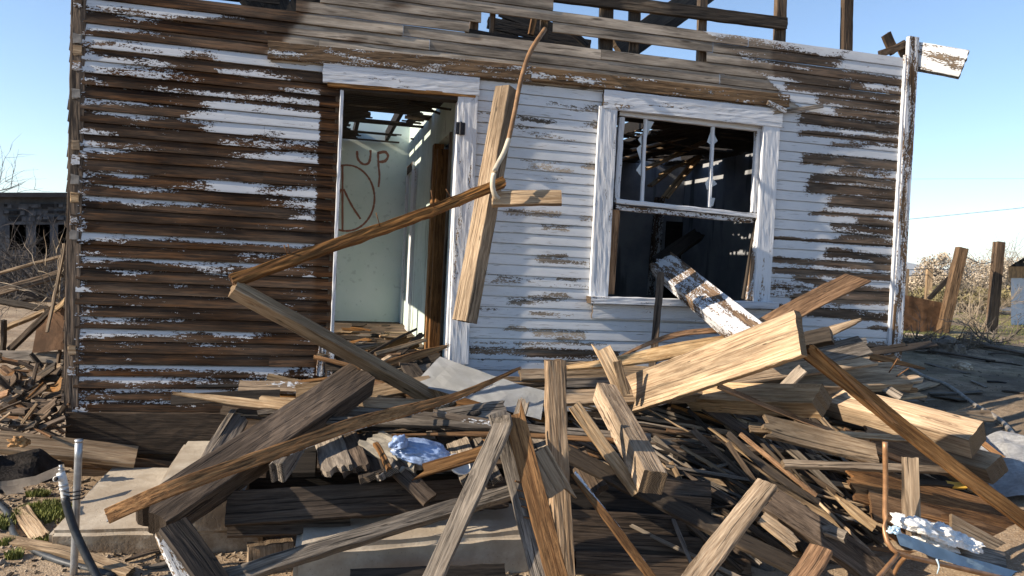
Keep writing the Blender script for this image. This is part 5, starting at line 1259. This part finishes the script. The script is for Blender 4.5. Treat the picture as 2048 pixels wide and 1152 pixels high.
for i in range(13):
    px, py = q.uniform(1812, 2060), q.uniform(676, 850); a = q.gauss(.15, .5); L = q.uniform(15, 60)
    gboard('ground_scrap', 'weathered wood scrap lying on the shaded dirt right of the house', q.choice(('dark', 'grey', 'soot', 'char')), [(px-L*math.cos(a), py-L*.25*math.sin(a)), (px+L*math.cos(a), py+L*.25*math.sin(a))], q.uniform(.02, .09), .015, .015, q.choice(('jj', 'sj', 'tj')), cat='scrap', group='wood scraps on the shaded dirt')
# stones, chips and grass
def scatter(name, n, fn, mk, mt, label, cat):
    q = random.Random(hash(name) % 999 if False else len(name)*7); vs, fs = [], []
    for i in range(n):
        p = fn(q)
        if p is None: continue
        mk(q, p, vs, fs)
    me = bpy.data.meshes.new(name); me.from_pydata(vs, [], fs); tag(link(name, me, mt), label, cat, None, 'stuff')
def chip(q, p, vs, fs):
    L = q.uniform(.008, .05)*q.choice((.5, 1, 1)); a = q.uniform(0, 3.14); w = L*q.uniform(.12, .4); t = .004+.004*q.random()
    u = Vector((math.cos(a), math.sin(a), q.uniform(-.3, .3)))*L/2; v = Vector((-math.sin(a), math.cos(a), q.uniform(-.3, .3)))*w/2; z = Vector((0, 0, t))
    k = len(vs); p = p+Vector((0, 0, .004))
    vs += [p-u-v, p+u-v, p+u+v, p-u+v, p-u-v+z, p+u-v+z, p+u+v+z, p-u+v+z]
    fs += [(k+4, k+5, k+6, k+7), (k, k+1, k+5, k+4), (k+1, k+2, k+6, k+5), (k+2, k+3, k+7, k+6), (k+3, k, k+4, k+7)]
def pebble(q, p, vs, fs):
    r = q.uniform(.004, .016)*(2.2 if q.random() < .04 else 1); k = len(vs)
    for d in ((1, 0, .2), (0, 1, .2), (-1, 0, .2), (0, -1, .2), (.2, .1, .9)): vs.append(p+Vector(d)*r*q.uniform(.7, 1.2))
    for i in range(4): fs.append((k+i, k+(i+1) % 4, k+4))
def gleft(q):
    p = Vector((q.uniform(-3.4, 1.4), q.uniform(-2.6, 1.5), 0))
    if p.y > -.05 and p.x > -1.65: return None
    p.z = gz(p.x, p.y); return p
scatter('wood_chips', 4200, gleft, chip, W['soot'], 'wood chips and small splinters strewn over the dirt', 'wood chips')
scatter('pebbles', 6000, gleft, pebble, M['stone'], 'small stones in the dirt', 'pebbles')
def gright(q):
    p = Vector((q.uniform(4.0, 16), q.uniform(-2.2, 12), 0)); p.z = gz(p.x, p.y); return p
scatter('ground_litter', 4200, gright, lambda q, p, v, f: chip(q, p, v, f) if q.random() < .7 else pebble(q, p, v, f), W['grey'], 'dry litter on the ground right of the house', 'litter')
def blade(h):
    def f(q, p, vs, fs):
        a = q.uniform(0, 6.28); hh = h*q.uniform(.5, 1.2); l = Vector((math.cos(a), math.sin(a), 0))*hh*q.uniform(.1, .6); s = Vector((-math.sin(a), math.cos(a), 0))*.0035
        k = len(vs); vs += [p-s, p+s, p+l*.5+s*.8+Vector((0, 0, hh*.6)), p+l*.5-s*.8+Vector((0, 0, hh*.6)), p+l+Vector((0, 0, hh))]
        fs += [(k, k+1, k+2, k+3), (k+3, k+2, k+4)]
    return f
tufts = [(G(88, 1028), .12), (G(76, 992), .05), (G(60, 1040), .06), (G(2, 1060), .05), (G(0, 1048), .06), (G(105, 1040), .09), (G(15, 1090), .03), (G(28, 1122), .03), (G(85, 1088), .04)]
def gt(q):
    c, r = tufts[q.randrange(len(tufts))] if q.random() > .45 else tufts[0]; a = q.uniform(0, 6.28); s = r*math.sqrt(q.random())
    p = Vector((c.x+math.cos(a)*s*1.3, c.y+math.sin(a)*s, 0)); p.z = gz(p.x, p.y); return p
scatter('grass_tufts', 4200, gt, blade(.038), M['leaf_green'], 'short green grass tufts beside the concrete steps', 'grass')
def gr(q):
    d = q.uniform(10.5, 26); px = q.uniform(1790, 2120); p = at(px, 600, d)
    if mnoise.noise((p.x*.55, p.y*.55, 2))+.3*mnoise.noise((p.x*2, p.y*2, 2)) < .02: return None
    p.z = gz(p.x, p.y); return p
scatter('grass_patches', 15000, gr, blade(.036), M['leaf_green'], 'thin green grass patches on the ground right of the house', 'grass')

# ------------------------------------------------------------------ the air: far hills fade to pale blue
bm = bmesh.new(); box(bm, (-15500, -15500, -1.2), (15500, 15500, 420))
hm = bpy.data.materials.new('haze'); hm.use_nodes = True; hn = hm.node_tree; hn.nodes.clear()
ho = hn.nodes.new('ShaderNodeOutputMaterial'); hv = hn.nodes.new('ShaderNodeVolumePrincipled'); hn.links.new(hv.outputs[0], ho.inputs['Volume'])
hv.inputs['Color'].default_value = (.80, .88, .97, 1); hv.inputs['Density'].default_value = .00006
tag(link('haze', me_from(bm, 'haze'), hm), 'thin blue desert haze', 'haze', None, 'stuff')
